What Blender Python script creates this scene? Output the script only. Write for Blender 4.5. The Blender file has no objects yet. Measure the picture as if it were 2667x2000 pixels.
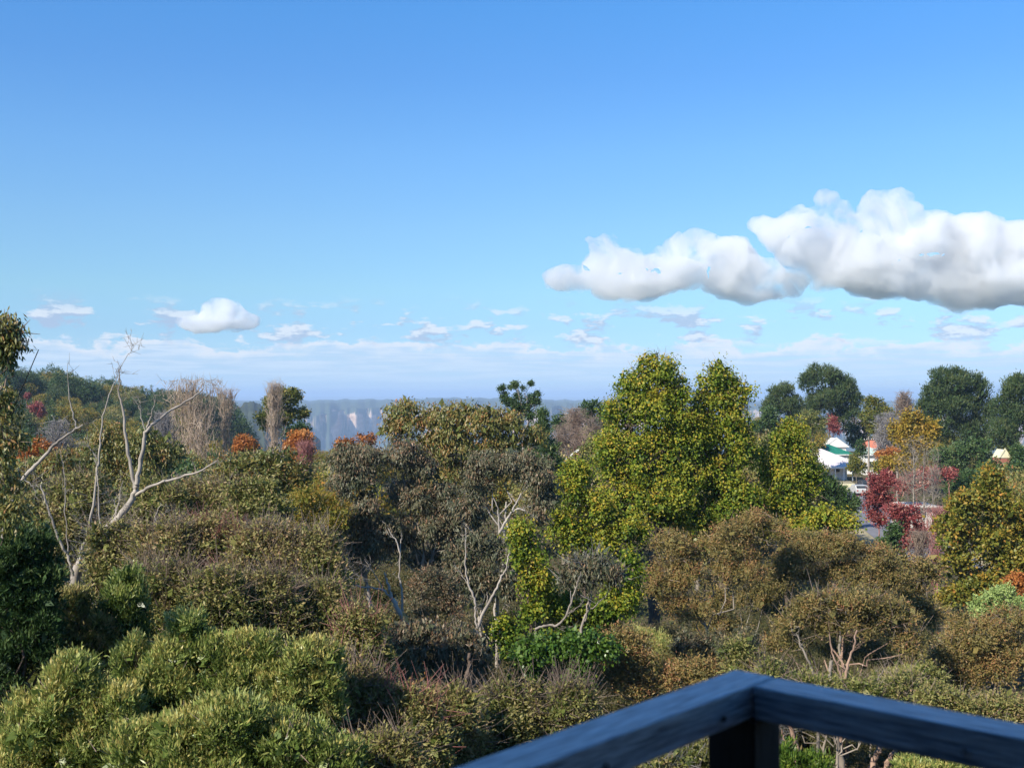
import bpy, math
import numpy as np
from mathutils import Vector

# ------------------------------------------------------------------ camera, sky, sun, exposure
SC = bpy.context.scene
COL = SC.collection
R = math.radians
EYE = np.array([0.0, 0.0, 1.62])
F = 2900.0                      # focal length in pixels of the 2667 px wide photograph
HOR = 1032.0
PITCH = math.atan((HOR - 1000.0) / F)

cd = bpy.data.cameras.new('camera')
cam = bpy.data.objects.new('camera', cd)
COL.objects.link(cam)
cam.location = EYE
cam.rotation_euler = (R(90) + PITCH, 0, 0)
cd.sensor_width = 36.0
cd.lens = 36.0 * F / 2667.0
cd.clip_start = 0.05
cd.clip_end = 120000
cd.dof.use_dof = True
cd.dof.focus_distance = 45.0
cd.dof.aperture_fstop = 4.5
SC.camera = cam

SUN_EL = 36.0
SUN_AZ = 226.0                  # compass style: 0 = +Y (view direction), clockwise; 180 = behind the camera, 270 = left
ld = bpy.data.lights.new('sun', 'SUN')
ld.energy = 5.0
ld.angle = R(0.53)
ld.color = (1.0, 0.93, 0.80)
sun = bpy.data.objects.new('sun', ld)
COL.objects.link(sun)
sd = Vector((math.sin(R(SUN_AZ)) * math.cos(R(SUN_EL)), math.cos(R(SUN_AZ)) * math.cos(R(SUN_EL)), math.sin(R(SUN_EL))))
sun.rotation_euler = sd.to_track_quat('Z', 'Y').to_euler()
sun.location = (-20, -20, 40)

SC.view_settings.view_transform = 'Standard'
SC.view_settings.look = 'None'
SC.view_settings.gamma = 1
SC.view_settings.exposure = 0.60
cy = SC.cycles
cy.max_bounces = 12
cy.diffuse_bounces = 3
cy.glossy_bounces = 2
cy.transmission_bounces = 3
cy.volume_bounces = 7
cy.transparent_max_bounces = 8
cy.use_denoising = True


class NT:
    """small node helper"""
    def __init__(s, tree):
        s.t = tree
        s.n = tree.nodes
        s.l = tree.links
        s.n.clear()

    def new(s, kind, **kw):
        n = s.n.new(kind)
        for k, v in kw.items():
            setattr(n, k, v)
        return n

    def put(s, sock, v):
        if isinstance(v, bpy.types.NodeSocket):
            s.l.new(v, sock)
        elif v is not None:
            sock.default_value = v

    def math(s, op, a, b=None, c=None, clamp=False):
        n = s.new('ShaderNodeMath', operation=op, use_clamp=clamp)
        for i, v in enumerate((a, b, c)):
            if v is not None:
                s.put(n.inputs[i], v)
        return n.outputs[0]

    def mix(s, f, a, b, mode='MIX'):
        n = s.new('ShaderNodeMix', data_type='RGBA', blend_type=mode)
        s.put(n.inputs[0], f)
        s.put(n.inputs[6], a)
        s.put(n.inputs[7], b)
        return n.outputs[2]

    def noise(s, vec, scale, detail=4, rough=0.55, dist=0.0):
        n = s.new('ShaderNodeTexNoise')
        if vec is not None:
            s.l.new(vec, n.inputs['Vector'])
        n.inputs['Scale'].default_value = scale
        n.inputs['Detail'].default_value = detail
        n.inputs['Roughness'].default_value = rough
        n.inputs['Distortion'].default_value = dist
        return n.outputs[0]

    def ramp(s, f, stops, interp='LINEAR'):
        n = s.new('ShaderNodeValToRGB')
        cr = n.color_ramp
        cr.interpolation = interp
        while len(cr.elements) < len(stops):
            cr.elements.new(0.5)
        for e, (p, c) in zip(cr.elements, stops):
            e.position = p
            e.color = (*c, 1) if len(c) == 3 else c
        s.put(n.inputs[0], f)
        return n.outputs[0]

    def smooth(s, v, a, b, lo=0.0, hi=1.0):
        n = s.new('ShaderNodeMapRange', interpolation_type='SMOOTHSTEP')
        s.put(n.inputs[0], v)
        for i, x in enumerate((a, b, lo, hi)):
            n.inputs[i + 1].default_value = x
        return n.outputs[0]


# hand-set colour grade painted over the standard sky (gain by sine of elevation x 2.5)
SKY_TINT = [(p, tuple(v / 1.17 for v in c)) for p, c in (
    (0.0, (.38, .56, .86)), (.148, (.45, .60, .77)), (.233, (.53, .695, .76)), (.37, (.565, .76, .86)), (.53, (.54, .81, .99)), (.69, (.46, .80, 1.07)), (.835, (.415, .85, 1.16)))]


def build_world():
    w = bpy.data.worlds.new("World")
    SC.world = w
    w.use_nodes = True
    t = NT(w.node_tree)
    sky = t.new('ShaderNodeTexSky', sky_type='NISHITA')
    sky.sun_disc = False
    sky.sun_elevation = R(SUN_EL)
    sky.sun_rotation = R(SUN_AZ)
    sky.altitude = 1000
    sky.air_density = 1.0
    sky.dust_density = 0.25
    sky.ozone_density = 2.5
    tc = t.new('ShaderNodeTexCoord')
    sep = t.new('ShaderNodeSeparateXYZ')
    t.l.new(tc.outputs['Generated'], sep.inputs[0])
    x, y, z = sep.outputs
    # a low far-off deck of small clouds, laid out by compass bearing and elevation
    az = t.math('ARCTAN2', x, y)
    zz = t.math('MAXIMUM', z, 0.0)

    def vec(ka, kz, off=0.0, dz=0.0):
        c = t.new('ShaderNodeCombineXYZ')
        t.l.new(t.math('MULTIPLY', az, ka), c.inputs[0])
        t.l.new(t.math('MULTIPLY', t.math('ADD', zz, dz), kz), c.inputs[1])
        c.inputs[2].default_value = off
        return c.outputs[0]
    tint = t.ramp(t.math('MULTIPLY', zz, 2.5, clamp=True), SKY_TINT)
    skyc = t.mix(1.0, sky.outputs[0], tint, 'MULTIPLY')
    skyg = t.new('ShaderNodeVectorMath', operation='SCALE')
    t.l.new(skyc, skyg.inputs[0])
    skyg.inputs['Scale'].default_value = 0.14
    lilac = (0.31, 0.375, 0.51, 1)
    white = (0.60, 0.62, 0.66, 1)
    # scattered patches, sunlit tops and shaded undersides painted in by colour
    pa = t.noise(vec(22, 62), 1.0, 7, 0.60, 0.1)
    pb = t.noise(vec(22, 62, dz=.006), 1.0, 7, 0.60, 0.1)
    ma = t.math('MULTIPLY', t.smooth(zz, .040, .052), t.smooth(zz, .066, .092, 1.0, 0.0))
    da = t.math('MULTIPLY', ma, t.smooth(pa, .495, .585))
    lita = t.smooth(t.math('SUBTRACT', pa, pb), .0, .10)
    ca = t.mix(lita, lilac, white)
    # the long band: broken tops painted bright as if sunlit, lilac body, pale streaks towards the horizon
    e0 = t.noise(vec(20, 40, 3.0), 1.0, 7, .62)
    edge = t.math('ADD', .018, t.math('MULTIPLY', e0, .058))
    de = t.math('SUBTRACT', edge, zz)
    body = t.smooth(de, -.0012, .0030)
    brt = t.math('MULTIPLY', t.smooth(de, .002, .016, 1.0, 0.0), t.smooth(t.noise(vec(26, 45, 9.0), 1.0, 5, .6), .38, .52))
    st = t.noise(vec(13, 230, 5.0), 1.0, 6, .62, .4)
    stv = t.smooth(st, .36, .62)
    cb = t.mix(stv, (0.36, 0.465, 0.62, 1), (0.49, 0.58, 0.68, 1))
    cb = t.mix(brt, cb, white)
    fade = t.math('MULTIPLY', t.smooth(zz, .004, .036, .35, .85), t.math('MAXIMUM', t.smooth(st, .34, .56, .35, 1.0), brt))
    skyf = t.mix(t.math('MULTIPLY', t.smooth(zz, .0, .06, 1.0, 0.0), .6), skyg.outputs[0], (0.38, 0.53, 0.67, 1))
    o1 = t.mix(t.math('MULTIPLY', body, fade), skyf, cb)
    out = t.mix(t.math('MULTIPLY', da, .75), o1, ca)
    bg = t.new('ShaderNodeBackground')
    # the sky texture above is scaled by 0.12 here, so this Background stays at 1
    t.l.new(out, bg.inputs[0])
    bg.inputs[1].default_value = 1.0
    o = t.new('ShaderNodeOutputWorld')
    t.l.new(bg.outputs[0], o.inputs[0])


build_world()

# ------------------------------------------------------------------ helpers
CT, ST = math.cos(PITCH), math.sin(PITCH)


def W(px, py, D):
    """world point seen at photograph pixel (px, py), D metres ahead"""
    u, v = px - 1333.5, 1000.0 - py
    d = np.array([u, F * CT - v * ST, F * ST + v * CT])
    return EYE + d * (D / d[1])


def tag(o, label=None, cat=None, group=None, kind=None):
    if label: o['label'] = label
    if cat: o['category'] = cat
    if group: o['group'] = group
    if kind: o['kind'] = kind
    return o


def empty(name, loc, label=None, cat=None, group=None, rz=0.0):
    o = bpy.data.objects.new(name, None)
    COL.objects.link(o)
    o.location = loc
    o.rotation_euler = (0, 0, rz)
    o.empty_display_size = 0.3
    return tag(o, label, cat, group)


def copy_tree(o, parent=None):
    c = o.copy()
    COL.objects.link(c)
    c.parent = parent
    for ch in [k for k in COL.objects if k.parent == o]:
        copy_tree(ch, c)
    return c


def link_mesh(name, me, mat, parent=None):
    o = bpy.data.objects.new(name, me)
    COL.objects.link(o)
    if mat:
        me.materials.append(mat)
    if parent:
        o.parent = parent
    return o


def np_mesh(name, V, Fq, tint=None, smooth=False):
    """mesh from an (n,3) array and an (m,k) face array"""
    V = np.asarray(V, dtype=np.float32)
    Fq = np.asarray(Fq, dtype=np.int32)
    me = bpy.data.meshes.new(name)
    k = Fq.shape[1]
    me.vertices.add(len(V))
    me.vertices.foreach_set('co', V.ravel())
    me.loops.add(Fq.size)
    me.loops.foreach_set('vertex_index', Fq.ravel())
    me.polygons.add(len(Fq))
    me.polygons.foreach_set('loop_start', np.arange(0, Fq.size, k, dtype=np.int32))
    if smooth:
        me.polygons.foreach_set('use_smooth', np.ones(len(Fq), dtype=bool))
    if tint is not None:
        a = me.attributes.new('tint', 'FLOAT', 'FACE')
        a.data.foreach_set('value', np.asarray(tint, dtype=np.float32))
    me.update(calc_edges=True)
    return me


class MB:
    """collects boxes, prisms and tubes of one part into a single mesh"""
    def __init__(s):
        s.v, s.f = [], []

    def add(s, V, Fs):
        o = len(s.v)
        s.v += [tuple(map(float, p)) for p in V]
        s.f += [tuple(i + o for i in f) for f in Fs]
        return s

    def box(s, c, d, rz=0.0):
        x, y, z = (k / 2 for k in d)
        ca, sa = math.cos(rz), math.sin(rz)
        V = []
        for dz in (-z, z):
            for dx, dy in ((-x, -y), (x, -y), (x, y), (-x, y)):
                V.append((c[0] + dx * ca - dy * sa, c[1] + dx * sa + dy * ca, c[2] + dz))
        return s.add(V, [(3, 2, 1, 0), (4, 5, 6, 7), (0, 1, 5, 4), (1, 2, 6, 5), (2, 3, 7, 6), (3, 0, 4, 7)])

    def prism(s, low, high):
        n = len(low)
        return s.add(list(low) + list(high), [tuple(range(n))[::-1], tuple(range(n, 2 * n))] +
                     [(i, (i + 1) % n, n + (i + 1) % n, n + i) for i in range(n)])

    def tube(s, pts, rad, k=8):
        V, Fq = tube_arrays(pts, rad, k)
        return s.add(V, [tuple(f) for f in Fq])

    def build(s, name, mat, parent=None, bevel=0.0, smooth=False):
        me = bpy.data.meshes.new(name)
        me.from_pydata(s.v, [], s.f)
        if smooth:
            for p in me.polygons: p.use_smooth = True
        o = link_mesh(name, me, mat, parent)
        if bevel:
            m = o.modifiers.new('bevel', 'BEVEL')
            m.width = bevel
            m.segments = 2
            m.limit_method = 'ANGLE'
        return o


def unit(a):
    return a / np.maximum(np.linalg.norm(a, axis=-1, keepdims=True), 1e-9)


def tube_arrays(pts, rad, k=6):
    P = np.asarray(pts, float)
    n = len(P)
    rad = np.broadcast_to(np.asarray(rad, float), (n,))
    T = np.zeros_like(P)
    T[1:-1] = P[2:] - P[:-2]
    T[0] = P[1] - P[0]
    T[-1] = P[-1] - P[-2]
    T = unit(T)
    ref = np.array([0, 0, 1.0]) if abs(T[0][2]) < 0.9 else np.array([1.0, 0, 0])
    A = unit(np.cross(T, ref))
    B = np.cross(T, A)
    an = np.arange(k) * 2 * math.pi / k
    V = P[:, None, :] + rad[:, None, None] * (np.cos(an)[None, :, None] * A[:, None, :] + np.sin(an)[None, :, None] * B[:, None, :])
    i = np.arange(n - 1)[:, None] * k
    j = np.arange(k)[None, :]
    j2 = (j + 1) % k
    Fq = np.stack([i + j, i + j2, i + k + j2, i + k + j], -1).reshape(-1, 4)
    return V.reshape(-1, 3), Fq


class Tubes:
    def __init__(s):
        s.V, s.F, s.n = [], [], 0

    def add(s, pts, rad, k=6):
        V, Fq = tube_arrays(pts, rad, k)
        s.V.append(V)
        s.F.append(Fq + s.n)
        s.n += len(V)

    def spikes(s, A, B, r):
        """many straight three-sided twigs from A (n,3) to B (n,3)"""
        n = len(A)
        if n == 0: return
        T = unit(B - A)
        ref = np.where(np.abs(T[:, 2:3]) < 0.9, np.array([[0, 0, 1.0]]), np.array([[1.0, 0, 0]]))
        X = unit(np.cross(T, ref))
        Y = np.cross(T, X)
        r = np.broadcast_to(np.asarray(r, float), (n,))[:, None]
        vs = []
        for q, sc in ((A, 1.0), (B, 0.35)):
            for a in (0, 2.094, 4.189):
                vs.append(q + (math.cos(a) * X + math.sin(a) * Y) * r * sc)
        V = np.stack(vs, 1).reshape(-1, 3)
        o = np.arange(n)[:, None] * 6
        Fq = np.concatenate([o + np.array([[a, b, b + 3, a + 3]]) for a, b in ((0, 1), (1, 2), (2, 0))], 1).reshape(-1, 4)
        s.V.append(V)
        s.F.append(Fq + s.n)
        s.n += len(V)

    def mesh(s, name):
        return np_mesh(name, np.concatenate(s.V), np.concatenate(s.F), smooth=True)


def leaf_mesh(name, P, A, N, L, Wd, tint):
    """diamond leaves: base P, long axis A, facing about N"""
    S = unit(np.cross(A, N))
    L = np.asarray(L)[:, None]
    Wd = np.asarray(Wd)[:, None]
    V = np.stack([P, P + A * L * 0.42 + S * Wd * 0.5, P + A * L, P + A * L * 0.42 - S * Wd * 0.5], 1).reshape(-1, 3)
    Fq = np.arange(len(V)).reshape(-1, 4)
    return np_mesh(name, V, Fq, tint)


def sin_noise(P, s, rng, n=5):
    v = np.zeros(len(P))
    for _ in range(n):
        k = unit(rng.normal(size=3)) * s * rng.uniform(0.6, 1.7)
        v += np.sin(P @ k + rng.uniform(0, 6.28))
    return v / n * 1.4


# ------------------------------------------------------------------ terrain height
HB_R = [0, 4, 10, 15, 30, 50, 100, 150, 220, 280, 340, 420, 700, 1200, 2600, 4200]
HB_Z = [-3.6, -4.6, -7.4, -9.0, -12.2, -13.6, -14.2, -14.2, -14.3, -14.6, -20, -45, -150, -270, -300, -300]
HL_R = [0, 100, 180, 240, 300, 400, 460, 560, 800, 1200, 4200]
HL_Z = [-4, -14.2, -15.5, -14.5, -10, -3.5, -3.2, -16, -120, -270, -300]


def ground_z(x, y):
    """terrain height (world z)"""
    x = np.asarray(x, float); y = np.asarray(y, float)
    r = np.hypot(x, y)
    az = np.arctan2(x, np.maximum(y, 1e-3))
    zb = np.interp(r, HB_R, HB_Z)
    zl = np.interp(r, HL_R, HL_Z) + np.interp(az, [-0.5, -0.42, -0.33, -0.25], [1.5, 0, -5.0, -12]) * np.clip((r - 230) / 120, 0, 1)
    w = np.clip((-az - 0.205) / 0.07, 0, 1) * np.clip((r - 100) / 100, 0, 1)
    w = w * w * (3 - 2 * w)
    z = zb * (1 - w) + zl * w
    zr = np.interp(r, [0, 220, 320, 500, 900], [-14.2, -14.2, -15, -30, -150])
    wr = np.clip((az - 0.16) / 0.08, 0, 1) * np.clip((r - 200) / 60, 0, 1) * np.clip((1500 - r) / 600, 0, 1)
    z = z * (1 - wr) + zr * wr
    z = z + 0.25 * np.sin(x * 0.31 + 1.3) * np.sin(y * 0.27) * np.clip(r / 20, 0, 1)
    return z + EYE[2]


# ------------------------------------------------------------------ materials
MATS = {}


GAIN = 1.6


def leaf_mat(name, cols, trans=0.28, rough=0.5, spec=0.35):
    m = bpy.data.materials.new(name)
    m.use_nodes = True
    t = NT(m.node_tree)
    at = t.new('ShaderNodeAttribute', attribute_name='tint')
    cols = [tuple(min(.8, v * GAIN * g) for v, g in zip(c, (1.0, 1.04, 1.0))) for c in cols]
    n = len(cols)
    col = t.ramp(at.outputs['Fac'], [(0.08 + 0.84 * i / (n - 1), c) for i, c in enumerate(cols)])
    p = t.new('ShaderNodeBsdfPrincipled')
    t.l.new(col, p.inputs['Base Color'])
    p.inputs['Roughness'].default_value = rough
    p.inputs['Specular IOR Level'].default_value = spec
    tr = t.new('ShaderNodeBsdfTranslucent')
    t.l.new(col, tr.inputs[0])
    mx = t.new('ShaderNodeMixShader')
    mx.inputs[0].default_value = trans
    t.l.new(p.outputs[0], mx.inputs[1])
    t.l.new(tr.outputs[0], mx.inputs[2])
    o = t.new('ShaderNodeOutputMaterial')
    t.l.new(mx.outputs[0], o.inputs[0])
    return m


def noise_mat(name, c0, c1, scale=3.0, rough=0.85, stretch=None, detail=5, metallic=0.0, bump=0.0, dist=0.0, c2=None):
    m = bpy.data.materials.new(name)
    m.use_nodes = True
    t = NT(m.node_tree)
    tc = t.new('ShaderNodeTexCoord')
    v = tc.outputs['Object']
    if stretch:
        mp = t.new('ShaderNodeMapping')
        t.l.new(v, mp.inputs[0])
        mp.inputs['Scale'].default_value = stretch
        v = mp.outputs[0]
    n = t.noise(v, scale, detail, 0.6, dist)
    stops = [(0.32, c0), (0.68, c1)] if c2 is None else [(0.3, c0), (0.5, c1), (0.7, c2)]
    col = t.ramp(n, stops)
    p = t.new('ShaderNodeBsdfPrincipled')
    t.l.new(col, p.inputs['Base Color'])
    p.inputs['Roughness'].default_value = rough
    p.inputs['Metallic'].default_value = metallic
    if bump:
        b = t.new('ShaderNodeBump')
        b.inputs['Strength'].default_value = bump
        b.inputs['Distance'].default_value = 0.01
        t.l.new(n, b.inputs['Height'])
        t.l.new(b.outputs[0], p.inputs['Normal'])
    o = t.new('ShaderNodeOutputMaterial')
    t.l.new(p.outputs[0], o.inputs[0])
    return m


BARK = {
    'pale': noise_mat('pale_bark', (0.15, 0.125, 0.10), (0.34, 0.29, 0.235), 2.5, 0.8, (1, 1, 0.3), bump=0.3),
    'white': noise_mat('white_bark', (0.22, 0.185, 0.155), (0.46, 0.405, 0.345), 2.0, 0.75, (1, 1, 0.35), bump=0.3),
    'pink': noise_mat('pinkish_bark', (0.16, 0.10, 0.075), (0.42, 0.28, 0.20), 2.5, 0.85, (1, 1, 0.25), bump=0.3),
    'brown': noise_mat('brown_bark', (0.05, 0.035, 0.025), (0.14, 0.10, 0.075), 3.0, 0.9, (1, 1, 0.25), bump=0.3),
    'dead': noise_mat('dead_wood', (0.10, 0.082, 0.066), (0.30, 0.26, 0.22), 3.0, 0.8, (1, 1, 0.2), bump=0.4, c2=(0.38, 0.33, 0.27)),
    'twig': noise_mat('twig_bark', (0.16, 0.11, 0.085), (0.34, 0.26, 0.20), 1.0, 0.85),
    'poplar': noise_mat('bare_poplar_bark', (0.30, 0.22, 0.16), (0.50, 0.39, 0.29), 0.5, 0.85),
    'grey': noise_mat('grey_twig_bark', (0.16, 0.15, 0.15), (0.33, 0.30, 0.29), 0.8, 0.85),
    'rosy': noise_mat('rosy_twig_bark', (0.28, 0.10, 0.09), (0.42, 0.20, 0.17), 0.8, 0.85),
}

LEAF = {
    'liquid': leaf_mat('autumn_maple_leaf', [(0.018, 0.042, 0.006), (0.050, 0.085, 0.009), (0.110, 0.135, 0.014), (0.20, 0.19, 0.020), (0.29, 0.19, 0.025)], 0.30, 0.5, 0.22),
    'euc': leaf_mat('grey_brown_gum_leaf', [(0.022, 0.030, 0.017), (0.052, 0.058, 0.032), (0.085, 0.078, 0.046), (0.128, 0.093, 0.056), (0.165, 0.084, 0.048)], 0.18, 0.45, 0.3),
    'eucolive': leaf_mat('olive_gum_leaf', [(0.030, 0.042, 0.012), (0.070, 0.082, 0.022), (0.115, 0.110, 0.030), (0.165, 0.115, 0.034), (0.20, 0.085, 0.030)], 0.2, 0.45, 0.4),
    'eucbrown': leaf_mat('brown_olive_gum_leaf', [(0.036, 0.036, 0.013), (0.088, 0.078, 0.026), (0.155, 0.118, 0.040), (0.195, 0.120, 0.046), (0.21, 0.088, 0.045)], 0.2, 0.5, 0.3),
    'wattle': leaf_mat('wattle_leaf', [(0.018, 0.038, 0.008), (0.062, 0.092, 0.020), (0.130, 0.160, 0.038), (0.230, 0.240, 0.075), (0.34, 0.27, 0.09)], 0.3, 0.42, 0.5),
    'scrub': leaf_mat('scrub_leaf', [(0.030, 0.045, 0.012), (0.075, 0.090, 0.022), (0.140, 0.130, 0.040), (0.205, 0.170, 0.068), (0.21, 0.13, 0.068)], 0.25, 0.5, 0.25),
    'undergrowth': leaf_mat('undergrowth_leaf', [(.018, .024, .009), (.038, .042, .015), (.065, .058, .024), (.10, .07, .035)], .15, .6, .2),  # darkened leaf colour, deepens the shade between and under the crowns
    'darkgreen': leaf_mat('dark_green_leaf', [(0.010, 0.022, 0.008), (0.022, 0.045, 0.013), (0.040, 0.068, 0.020), (0.065, 0.085, 0.028)], 0.15, 0.5, 0.3),
    'pine': leaf_mat('dark_pine_leaf', [(0.010, 0.024, 0.010), (0.024, 0.044, 0.014), (0.045, 0.062, 0.020), (0.075, 0.078, 0.025)], 0.1, 0.55, 0.3),
    'bright': leaf_mat('bright_green_leaf', [(0.014, 0.036, 0.006), (0.040, 0.080, 0.011), (0.078, 0.125, 0.018), (0.15, 0.17, 0.03)], 0.32, 0.38, 0.5),
    'red': leaf_mat('crimson_leaf', [(0.07, 0.016, 0.016), (0.15, 0.030, 0.032), (0.23, 0.062, 0.056), (0.33, 0.17, 0.13)], 0.3, 0.5, 0.3),
    'orange': leaf_mat('orange_leaf', [(0.16, 0.060, 0.018), (0.28, 0.095, 0.025), (0.38, 0.16, 0.04), (0.42, 0.25, 0.09)], 0.3, 0.5, 0.3),
    'gold': leaf_mat('gold_leaf', [(0.070, 0.060, 0.012), (0.15, 0.115, 0.018), (0.24, 0.155, 0.022), (0.30, 0.16, 0.03)], 0.28, 0.5, 0.3),
    'oak': leaf_mat('olive_gold_leaf', [(0.030, 0.045, 0.008), (0.072, 0.085, 0.014), (0.130, 0.120, 0.020), (0.22, 0.150, 0.024), (0.27, 0.12, 0.025)], 0.25, 0.5, 0.3),
    'palegreen': leaf_mat('pale_green_leaf', [(0.10, 0.14, 0.04), (0.17, 0.22, 0.07), (0.24, 0.29, 0.10), (0.30, 0.32, 0.13)], 0.3, 0.5, 0.3),
}

# mode, leaf length, width, leaves per tuft, tuft radius, tuft spacing, under-side keep, lump amplitude
SPEC = {
    'liquid':    dict(mode='droop', L=.12, W=.095, n=21, tr=.30, sp=.36, under=.75, lump=.28, cull=.28, top=.14),
    'euc':       dict(mode='hang', L=.15, W=.045, n=24, tr=.22, sp=.30, under=.35, lump=.22, cull=.2, top=.14),
    'eucolive':  dict(mode='hang', L=.17, W=.055, n=22, tr=.24, sp=.33, under=.45, lump=.22, cull=.2, top=.12),
    'eucbrown':  dict(mode='fine', L=.10, W=.030, n=34, tr=.19, sp=.26, under=.4, lump=.22, cull=.18, top=.08),
    'wattle':    dict(mode='up', L=.088, W=.021, n=24, tr=.08, sp=.125, under=.6, lump=.20, cull=.16, top=.22),
    'scrub':     dict(mode='out', L=.075, W=.030, n=22, tr=.13, sp=.19, under=.6, lump=.20, cull=.2, top=.10),
    'darkgreen': dict(mode='out', L=.30, W=.20, n=14, tr=.45, sp=.75, under=.7, lump=.16, cull=.15, top=.05),
    'pine':      dict(mode='up', L=.50, W=.14, n=24, tr=.55, sp=.70, under=.5, lump=.26, cull=.26, top=.05),
    'bright':    dict(mode='droop', L=.12, W=.09, n=13, tr=.26, sp=.36, under=.8, lump=.2, cull=.18, top=.05),
    'mid':       dict(mode='out', L=.24, W=.15, n=16, tr=.36, sp=.52, under=.7, lump=.18, cull=.15, top=.06),
}


DENS = 1.15


def crown_arrays(lobes, sp, rng, mats_bias=0.0, dens=1.0, lsc=1.0, under=None, back=.45, core=1.0, sub=11):
    """lobes: list of (centre(3), radii(3)) -> leaf arrays spread over lumpy shells with gaps"""
    PP, AA, NN, LL, WW, TT = [], [], [], [], [], []
    und = sp['under'] if under is None else under
    if sub:
        ll = []
        for c, r in lobes:
            c = np.asarray(c, float); r = np.asarray(r, float)
            ll.append((c, r * .66))
            for _ in range(sub):
                d = unit(rng.normal(size=3) + np.array([0, -.25, .30]))
                if d[2] < -.45: continue
                ll.append((c + d * r * rng.uniform(.50, .80), r * rng.uniform(.24, .42)))
        lobes = ll
    cs = [np.asarray(c, float) for c, r in lobes]
    rs = [np.asarray(r, float) for c, r in lobes]
    off = rng.uniform(0, 50, 3)
    krng = np.random.default_rng(int(rng.integers(1e9)))
    seeds = [int(rng.integers(1e9)) for _ in range(3)]
    for li, (c, r) in enumerate(zip(cs, rs)):
        a, b, d = r
        area = 4 * math.pi * (((a * b) ** 1.6 + (a * d) ** 1.6 + (b * d) ** 1.6) / 3) ** (1 / 1.6)
        nt = int(area / (sp['sp'] * lsc) ** 2 * dens * DENS) + 6
        dirs = unit(rng.normal(size=(nt, 3)))
        nb = 16
        bd = unit(rng.normal(size=(nb, 3)))
        amp = rng.uniform(-0.7, 1.0, nb) * sp['lump']
        fac = 1 + (amp[None, :] * np.exp(9 * (dirs @ bd.T - 1))).sum(1)
        tt = 1 - np.abs(rng.normal(0, .11, nt)) + rng.uniform(-.02, .05, nt)
        tt = tt + (rng.random(nt) < .13) * rng.uniform(0, .26, nt) * (dirs[:, 2] > -.2)
        pos = c + dirs * r * (fac * tt)[:, None]
        keep = np.ones(nt, bool)
        for lj, (c2, r2) in enumerate(zip(cs, rs)):
            if lj != li:
                q = np.linalg.norm((pos - c2) / r2, axis=1)
                keep &= q > .72
        keep &= ~((dirs[:, 2] < -.25) & (rng.random(nt) > und))
        keep &= ~((dirs[:, 1] > .35) & (rng.random(nt) > back))
        g = sin_noise(pos + off, 2.6 / max(min(a, d) * .55, .3), np.random.default_rng(seeds[0]))
        keep &= ~((g < -.35) & (rng.random(nt) < sp['cull'] * 3.2))
        pos, dirs = pos[keep], dirs[keep]
        nt = len(pos)
        nl = sp['n']
        tp = np.repeat(pos, nl, 0)
        td = np.repeat(dirs, nl, 0)
        n = len(tp)
        jit = rng.normal(size=(n, 3))
        rv = rng.normal(size=(n, 3))
        p = tp + jit * sp['tr'] * lsc * .55
        m = sp['mode']
        if m == 'hang':
            ax = unit(rv * .42 + np.array([0, 0, -1.0]) + td * .35); nn = unit(td + rng.normal(size=(n, 3)) * .6 + [0, 0, .3])
        elif m == 'fine':
            ax = unit(rv * .9 + td * .5 + np.array([0, 0, .15])); nn = unit(td + rng.normal(size=(n, 3)) * .8 + [0, 0, .5])
        elif m == 'up':
            ax = unit(rv * .38 + np.array([0, 0, .8]) + td * .55); nn = unit(td + rng.normal(size=(n, 3)) * .6 + [0, 0, .2])
            p = tp + jit * sp['tr'] * lsc * .6
        elif m == 'droop':
            ax = unit(rv * .55 + td * .5 + np.array([0, 0, -.75])); nn = unit(td + rng.normal(size=(n, 3)) * .55 + [0, 0, .35])
        else:
            ax = unit(rv * .75 + td * .8 + np.array([0, 0, .1])); nn = unit(td * .6 + rng.normal(size=(n, 3)) * .7 + [0, 0, .5])
        L = sp['L'] * lsc * rng.uniform(.4, 1.4, n) ** 1.0
        Wd = sp['W'] * lsc * rng.uniform(.7, 1.3, n)
        patch = sin_noise(tp + off, 1.6 / max(d * .5, .35), np.random.default_rng(seeds[1])) * .10
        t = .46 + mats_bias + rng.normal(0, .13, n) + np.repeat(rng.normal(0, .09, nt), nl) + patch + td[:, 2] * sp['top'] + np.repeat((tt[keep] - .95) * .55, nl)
        PP.append(p); AA.append(ax); NN.append(nn); LL.append(L); WW.append(Wd); TT.append(t)
        # coarser inner leaves
        nc = int(area / (sp['L'] * 2.4 * lsc) ** 2 * 1.1 * core)
        nc = min(nc, 9000)
        dd = unit(rng.normal(size=(nc, 3)))
        p = c + dd * r * rng.uniform(.35, .80, nc)[:, None]
        q = rng.random(nc) < np.where(dd[:, 2] < -.3, und, 1.0)
        dd, p = dd[q], p[q]; nc = len(p)
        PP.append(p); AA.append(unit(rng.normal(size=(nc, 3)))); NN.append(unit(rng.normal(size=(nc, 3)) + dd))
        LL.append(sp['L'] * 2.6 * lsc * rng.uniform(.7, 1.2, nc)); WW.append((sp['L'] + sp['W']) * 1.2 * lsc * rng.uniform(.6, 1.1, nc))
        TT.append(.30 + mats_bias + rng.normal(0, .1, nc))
    cat = np.concatenate
    return cat(PP), cat(AA), cat(NN), cat(LL), cat(WW), np.clip(cat(TT), 0, 1)


def curve_pts(a, b, rng, n=5, wob=.08, sag=0.0):
    a = np.asarray(a, float); b = np.asarray(b, float)
    L = np.linalg.norm(b - a)
    t = np.linspace(0, 1, n)[:, None]
    P = a + (b - a) * t
    P[1:-1] += rng.normal(0, wob * L, (n - 2, 3))
    P[:, 2] += sag * L * 4 * (t[:, 0] * (1 - t[:, 0]))
    return P


LEAF_TOTAL = [0]



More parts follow.
